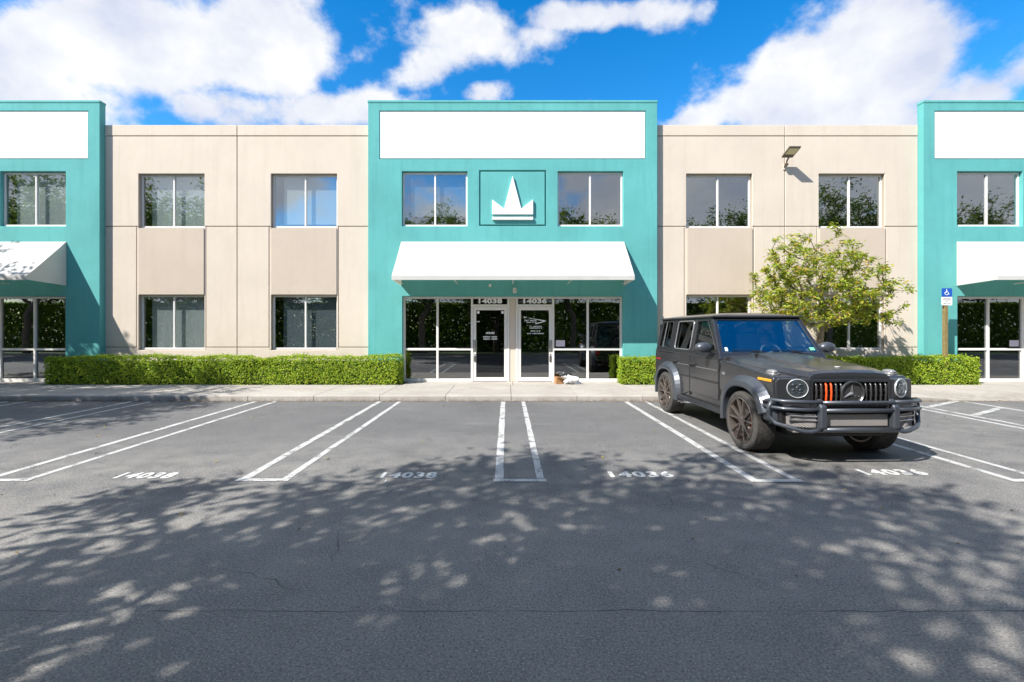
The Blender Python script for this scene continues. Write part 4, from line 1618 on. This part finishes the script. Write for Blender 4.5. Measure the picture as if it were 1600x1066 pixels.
for s in (-1, 1):
    def lpt(p_, q_, t_):
        return lamp_pt(s, p_, .955 + q_, t_)
    hl = MB()
    hl.lathe([(.120, .025), (.120, .040), (.117, .045), (.110, .043), (.109, .032)], 36, lpt)
    head = hl.build('headlight', MATS.get('lamp_ring_white') or simple('lamp_ring_white', (.50, .52, .54), .25, .3), car, smooth=True)
    MB().lathe([(.108, .036), (.09, .033), (0, .0325)], 28, lpt).build('reflector', MATS.get('lamp_inside') or simple('lamp_inside', (.22, .23, .24), .3, .8), head)
    pj = MB()
    for ox, oz, rr in ((-.038, .03, .030), (.038, .03, .030), (-.038, -.034, .030), (.038, -.034, .030), (0, .0, .026)):
        pj.lathe([(rr, .033), (rr, .040), (rr * .7, .044), (0, .046)], 14, lambda p_, q_, t_, ox=ox, oz=oz: lpt(ox + p_, oz + q_, t_))
    pj.build('projector', C_CHROME, head)
    MB().lathe([(.108, .044), (.09, .054), (.05, .060), (0, .062)], 28, lpt).build('lamp_glass', M_LENS, head, smooth=True)
    # indicator pods on the wings
    pod = MB()
    pod.lathe([(0, -.10), (.03, -.095), (.048, -.06), (.052, .0), (.046, .07), (.02, .10), (0, .102)], 16, lambda p_, q_, t_: (s * .785 + p_ * .95, -.44 + t_ * .85, 1.135 + q_ * .62))
    pod.box(s * .775 - .055, s * .775 + .055, -.52, -.36, 1.09, 1.125)
    pod.build('indicator', simple('clear_lamp', (.26, .26, .265), .2, .3) if 'clear_lamp' not in MATS else MATS['clear_lamp'], car, smooth=True)
    # amber side marker on the wing
    MB().box(s * (HW - .002), s * (HW + .012), -.58, -.28, 1.015, 1.05).build('side_marker', C_AMBER, car, bevel=.006)
    MB().box(s * (HW - .002), s * (HW + .012), 3.36, 3.62, 1.045, 1.075).build('side_marker', C_RED, car, bevel=.006)

# front guard: tubes with two broad uprights, meshes behind
MB().box(-.60, .60, -.80, -.69, .47, .735).box(-.86, -.60, -.74, -.60, .47, .735).box(.60, .86, -.74, -.60, .47, .735).build('bumper_core', M_BLACK, car, bevel=.02)
MB().box(-.40, .40, -.87, -.80, .735, .765).box(-.84, .84, -.80, -.66, .70, .738).build('bumper_shelf', C_BODY, car, bevel=.012)
gb = MB()
tr_ = .023


def arc_pts(s, z, l0=-.90, wmax=.955, wi=.45):
    return [(s * wi, l0, z), (s * .70, l0 + .03, z), (s * .86, l0 + .10, z), (s * (wmax - .01), l0 + .24, z), (s * wmax, l0 + .36, z)]


gb.tube([(-.45, -.905, .800), (.45, -.905, .800)], tr_, 10)
gb.tube([(-.45, -.915, .705), (.45, -.915, .705)], tr_ * 1.15, 10)
gb.tube([(-.45, -.905, .470), (.45, -.905, .470)], tr_ * 1.25, 10)
for s in (-1, 1):
    gb.tube(arc_pts(s, .805)[:4] + [(s * .95, -.60, .79), (s * .945, -.52, .76)], tr_, 10)
    gb.tube(arc_pts(s, .712), tr_ * .95, 10)
    # outer hoop down and back in underneath
    gb.tube([(s * .93, -.68, .795), (s * .965, -.66, .70), (s * .965, -.66, .60), (s * .915, -.72, .52), (s * .80, -.82, .485), (s * .66, -.865, .445), (s * .58, -.885, .44), (s * .45, -.90, .48)], tr_ * 1.15, 10)
gb.build('guard_bar', C_FLARE, car, smooth=True)
for s in (-1, 1):
    up = MB()
    up.hexa([(s * .45 - .042, -.945, .49), (s * .45 + .042, -.945, .49), (s * .45 + .042, -.85, .43), (s * .45 - .042, -.85, .43),
             (s * .45 - .042, -.945, .755), (s * .45 + .042, -.945, .755), (s * .45 + .038, -.85, .845), (s * .45 - .038, -.85, .845)])
    up.build('guard_upright', C_FLARE, car, bevel=.022, seg=3)


def lattice(x0, x1, z0, z1, y, step, wd, lean=.55):
    mb_ = MB()
    h_ = z1 - z0
    for sg_ in (1, -1):
        x = x0 - h_ / lean * (1 if sg_ > 0 else 0)
        k_ = int((x1 - x0 + h_ / lean) / step) + 1
        for i in range(k_ + 1):
            xa = x0 - (h_ / lean if sg_ > 0 else 0) + i * step
            # line z = z0 + lean*(x-xa)*sg
            p0 = (xa, z0 if sg_ > 0 else z1)
            x_lo, x_hi = max(xa, x0), min(xa + h_ / lean, x1)
            if x_hi - x_lo < .01:
                continue
            za = p0[1] + sg_ * lean * (x_lo - xa)
            zb_ = p0[1] + sg_ * lean * (x_hi - xa)
            mb_.tube([(x_lo, y + (0 if sg_ > 0 else .004), za), (x_hi, y + (0 if sg_ > 0 else .004), zb_)], wd if sg_ > 0 else wd * .5, 4, cap=False)
    return mb_


lattice(-.39, .39, .510, .650, -.868, .030, .0052).build('intake_mesh', C_MESH, car)
for s in (-1, 1):
    a, b = (-.80, -.50) if s < 0 else (.50, .80)
    sm_ = lattice(a, b, .49, .655, -.865, .030, .0052)
    sm_.v = [(x, y + max(0, abs(x) - .60) * .55, z) for x, y, z in sm_.v]
    sm_.build('intake_mesh', C_MESH, car)
    fin = MB()
    for z in (.575, .625):
        fin.tube([(s * .50, -.885, z), (s * .78, -.80, z)], .0095, 6)
    fin.tube([(s * .785, -.80, .57), (s * .785, -.80, .63)], .014, 6)
    fin.build('intake_fin', C_CHROME if s > 0 else C_SILV, car)
    MB().hexa([(s * .70, -.74, .47), (s * .90, -.66, .50), (s * .93, -.46, .52), (s * .70, -.46, .47), (s * .70, -.74, .75), (s * .92, -.66, .75), (s * .955, -.50, .76), (s * .70, -.50, .78)]).build('bumper_corner', C_FLARE, car, bevel=.02)

# wheel arch flares
for cl in (0, AX2):
    for s in (-1, 1):
        mb = MB()
        front = cl == 0
        a0, a1 = (-8, 160) if front else (-8, 188)
        n = 26
        ri = arch(cl, .475, a0, a1, n)
        rm = arch(cl, .505, a0, a1, n)
        ro = arch(cl, .565, a0, a1, n)
        rx = arch(cl, .635, a0, a1, n)
        vs = []
        for i in range(n + 1):
            vs += [(s * .80, *ri[i]), (s * .985, *ri[i]), (s * .990, *rm[i]), (s * .975, *ro[i]), (s * .868, *rx[i]), (s * .80, *ro[i])]
        k = 6
        fs = [(i * k + j, i * k + (j + 1) % k, (i + 1) * k + (j + 1) % k, (i + 1) * k + j) for i in range(n) for j in range(k)]
        fs += [tuple(range(k)), tuple(n * k + j for j in range(k))]
        mb.add(vs, fs)
        mb.build('arch_flare', C_FLARE, car, bevel=.008)

# doors (proud of the tub), handles, rubbing strip, hinges
for s in (-1, 1):
    def dpoly(poly, name, th=.016):
        return xpr(MB(), poly, s * HW - .01 * s, s * (HW + th)).build(name, C_BODY, car, bevel=.010, seg=2)
    fd = dpoly([(.80, .56), (1.862, .56), (1.862, 1.222), (.80, 1.214)], 'front_door')
    ra = [q for q in arch(AX2, .60, 110, 178, 10)]
    rd = dpoly([(1.880, .56)] + ra[::-1] + [(2.70, 1.228), (1.880, 1.222)], 'rear_door')
    xo = s * (HW + .016)
    for l_, d in ((1.70, fd), (2.52, rd)):
        h_ = MB()
        h_.box(xo, xo + s * .012, l_ - .06, l_ + .10, 1.03, 1.10)
        h_.tube([(xo, l_ - .06, 1.075), (xo + s * .045, l_ - .05, 1.075), (xo + s * .045, l_ + .07, 1.07), (xo, l_ + .08, 1.07)], .014, 6)
        h_.lathe([(0, 0), (.024, 0), (.024, .045), (0, .05)], 12, lambda p_, q_, t_, l_=l_: (xo + s * t_, l_ + .085 + p_, 1.07 + q_))
        h_.build('handle', C_TRIM, d, bevel=.003)
    for l0, l1 in ((.83, 1.845), (1.895, 2.36)):
        MB().box(xo - s * .002, xo + s * .013, l0, l1, .822, .850).build('rubbing_strip', C_TRIM, car, bevel=.005)
    for l0, l1 in ((.83, 1.60), (1.90, 2.42)):
        MB().box(xo - s * .002, xo + s * .006, l0, l1, 1.030, 1.040).build('crease_line', C_SILV, car)
    for z in (.70, 1.10):
        MB().tube([(s * (HW + .012), .79, z - .045), (s * (HW + .012), .79, z + .045)], .013, 8).build('hinge', C_TRIM, car)
        MB().tube([(s * (HW + .012), 1.872, z - .20), (s * (HW + .012), 1.872, z - .13)], .015, 8).build('hinge', C_TRIM, car)
    # wing badge and belt moulding
    MB().box(s * (HW + .001), s * (HW + .010), .60, .70, .985, 1.03).build('wing_badge', C_SILV, car, bevel=.01)
    MB().tube([(s * (HW + .004), .74, 1.222), (s * (HW + .004), 3.64, 1.240)], .011, 6).build('belt_moulding', C_TRIM, car)
    # running board with flared ends
    rb = MB()
    rb.hexa([(s * .80, .50, .37), (s * .965, .56, .385), (s * .965, 2.34, .385), (s * .80, 2.40, .37), (s * .80, .50, .47), (s * .945, .56, .445), (s * .945, 2.34, .445), (s * .80, 2.40, .47)])
    rb.build('running_board', C_BODY, car, bevel=.012)
    tb = MB()
    for i in range(3):
        w_ = .875 + .025 * i
        tb.box(s * w_ - .006, s * w_ + .006, .62, 2.28, .448, .4625 - i * .002)
    tb.build('tread_strip', C_TRIM, car)
    for l_ in (2.12, 2.26):
        MB().tube([(s * .72, l_ - .10, .35), (s * .90, l_, .345), (s * .96, l_ + .01, .34)], .035, 10, cap=False).tube([(s * .80, l_ - .05, .347), (s * .81, l_ - .05, .347)], .03, 10).build('exhaust_tip', C_CHROME, car)
    # mirror
    mr = MB()
    mr.lathe([(0, -.075), (.055, -.07), (.088, -.04), (.096, .0), (.092, .045), (.085, .055), (0, .055)], 20, lambda p_, q_, t_: (s * 1.025 + p_ * 1.42, 1.02 + t_ * 1.05, 1.395 + q_ * .92))
    mir = mr.build('wing_mirror', C_FLARE, car, smooth=True)
    MB().hexa([(s * .86, .97, 1.28), (s * .96, .97, 1.33), (s * .96, 1.03, 1.33), (s * .86, 1.06, 1.28), (s * .86, .97, 1.34), (s * .95, .97, 1.375), (s * .95, 1.03, 1.375), (s * .86, 1.06, 1.34)]).build('mirror_arm', C_TRIM, mir, bevel=.01)
    MB().lathe([(0, .060), (.080, .060), (.080, .0585)], 20, lambda p_, q_, t_: (s * 1.025 + p_ * 1.42, 1.02 + t_ * 1.05, 1.395 + q_ * .92)).build('mirror_glass', C_CHROME, mir)


# wheels
def wheel(s, l_):
    root = bpy.data.objects.new('wheel', None)
    COL.objects.link(root)
    root.parent = car
    root.location = (s * .835, l_, WR)
    k_ = s

    def sp(p_, q_, t_):
        return (k_ * t_, p_, q_)
    ty = MB()
    ty.lathe([(.314, -.122), (.325, -.136), (.352, -.143), (.385, -.138), (.402, -.122), (.409, -.09), (.411, -.05), (.411, .05), (.409, .09), (.402, .122), (.385, .138), (.352, .143), (.325, .136), (.314, .122)], 56, sp)
    # tread blocks
    for row, tt in enumerate((-.10, -.055, 0, .055, .10)):
        for i in range(46):
            a = 2 * PI * (i + .5 * (row % 2)) / 46
            da = .052
            r0, r1 = .4085, .4135 if abs(tt) < .08 else .410
            pts = []
            for rr in (r0, r1):
                for aa, t2 in ((a - da, tt - .021), (a + da, tt - .021), (a + da, tt + .021), (a - da, tt + .021)):
                    pts.append(sp(rr * math.cos(aa), rr * math.sin(aa), t2))
            ty.hexa(pts)
    ty.build('tyre', M_RUBBER, root)
    rm = MB()
    rm.lathe([(.315, .126), (.321, .140), (.314, .146), (.302, .138), (.293, .10), (.278, -.02), (.285, -.12), (.312, -.123)], 48, sp)
    rm.build('rim', C_RIM, root, smooth=False)
    MB().lathe([(.235, -.02), (.235, .0), (.09, .0), (.09, .03), (0, .03)], 32, sp).build('brake_disc', simple('disc_iron', (.20, .19, .18), .4, .8) if 'disc_iron' not in MATS else MATS['disc_iron'], root)
    MB().lathe([(.30, -.105), (.30, -.09), (0, -.09)], 28, sp).build('wheel_back', M_BLACK, root)
    cp = MB()
    for i in range(7):
        pass
    ca = [R(150 + 50 * i / 6) for i in range(7)]
    cp.prism([(.25 * math.cos(a), .25 * math.sin(a)) for a in ca] + [(.16 * math.cos(a), .16 * math.sin(a)) for a in ca[::-1]], .004, .07, sp)
    cp.build('brake_caliper', C_CALIPER, root, bevel=.006)
    for i in range(5):
        a = 2 * PI * i / 5 + PI / 2
        for q in (-1, 1):
            sk = MB()
            a1, a2 = a + q * .10, a + q * .27
            c0 = Vector((math.cos(a1), math.sin(a1))) * .055
            c1 = Vector((math.cos(a2), math.sin(a2))) * .303
            d = (c1 - c0).normalized()
            n_ = Vector((-d.y, d.x))
            w0, w1 = .019, .017
            base = [c0 - n_ * w0, c0 + n_ * w0, c1 + n_ * w1, c1 - n_ * w1]
            tp = [c0 - n_ * w0 * .55, c0 + n_ * w0 * .55, c1 + n_ * w1 * .6, c1 - n_ * w1 * .6]
            lo_t = [.085, .085, .10, .10]
            hi_t = [.122, .122, .142, .142]
            sk.hexa([sp(v.x, v.y, t_) for v, t_ in zip(base, lo_t)] + [sp(v.x, v.y, t_) for v, t_ in zip(tp, hi_t)])
            sk.build('spoke', C_RIM, root, bevel=.003, seg=1)
    MB().lathe([(.078, .085), (.075, .118), (.05, .126), (.034, .136), (0, .138)], 24, sp).build('hub_cap', C_RIM, root)
    return root


w1_ = wheel(-1, 0)
wheel(-1, AX2)
wheel(1, 0)
wheel(1, AX2)

# cabin: floor, dash, wheel, seats
MB().box(-.80, .80, .70, 3.55, .74, .80).build('cabin_floor', C_INT, car)
MB().hexa([(-.78, .86, 1.14), (.78, .86, 1.14), (.78, 1.34, 1.06), (-.78, 1.34, 1.06), (-.76, .90, 1.26), (.76, .90, 1.26), (.76, 1.30, 1.27), (-.76, 1.30, 1.27)]).build('dashboard', C_INT, car, bevel=.03)
stw = MB()
stw.tube([(.37 + .18 * math.cos(2 * PI * i / 28), 1.46 + .07 * math.sin(2 * PI * i / 28), 1.27 + .165 * math.sin(2 * PI * i / 28)) for i in range(28)], .016, 8, closed=True)
stw.tube([(.20, 1.45, 1.26), (.54, 1.45, 1.26)], .018, 6)
stw.lathe([(0, -.02), (.055, -.02), (.05, .03), (0, .03)], 14, lambda p_, q_, t_: (.37 + p_, 1.455 + t_, 1.26 + q_))
stw.build('steering_wheel', C_SEAT, car, smooth=True)
for wv in (-.37, .37):
    s_ = MB().hexa([(wv - .25, 1.60, .95), (wv + .25, 1.60, .95), (wv + .25, 2.10, .93), (wv - .25, 2.10, .93), (wv - .25, 1.58, 1.06), (wv + .25, 1.58, 1.06), (wv + .25, 2.10, 1.03), (wv - .25, 2.10, 1.03)])
    s_.hexa([(wv - .25, 2.02, 1.02), (wv + .25, 2.02, 1.02), (wv + .25, 2.16, 1.02), (wv - .25, 2.16, 1.02), (wv - .21, 2.18, 1.62), (wv + .21, 2.18, 1.62), (wv + .21, 2.29, 1.62), (wv - .21, 2.29, 1.62)])
    s_.hexa([(wv - .13, 2.17, 1.64), (wv + .13, 2.17, 1.64), (wv + .13, 2.28, 1.64), (wv - .13, 2.28, 1.64), (wv - .12, 2.19, 1.80), (wv + .12, 2.19, 1.80), (wv + .12, 2.29, 1.80), (wv - .12, 2.29, 1.80)])
    s_.build('seat', C_BEIGE, car, bevel=.035, seg=3)
MB().box(-.72, .72, 2.75, 2.95, .9, 1.55).build('rear_bench', C_SEAT, car, bevel=.05)
MB().hexa([(-.11, 1.36, 1.72), (.11, 1.36, 1.72), (.11, 1.39, 1.72), (-.11, 1.39, 1.72), (-.12, 1.34, 1.80), (.12, 1.34, 1.80), (.12, 1.38, 1.80), (-.12, 1.38, 1.80)]).build('rear_view_mirror', M_BLACK, car, bevel=.01)
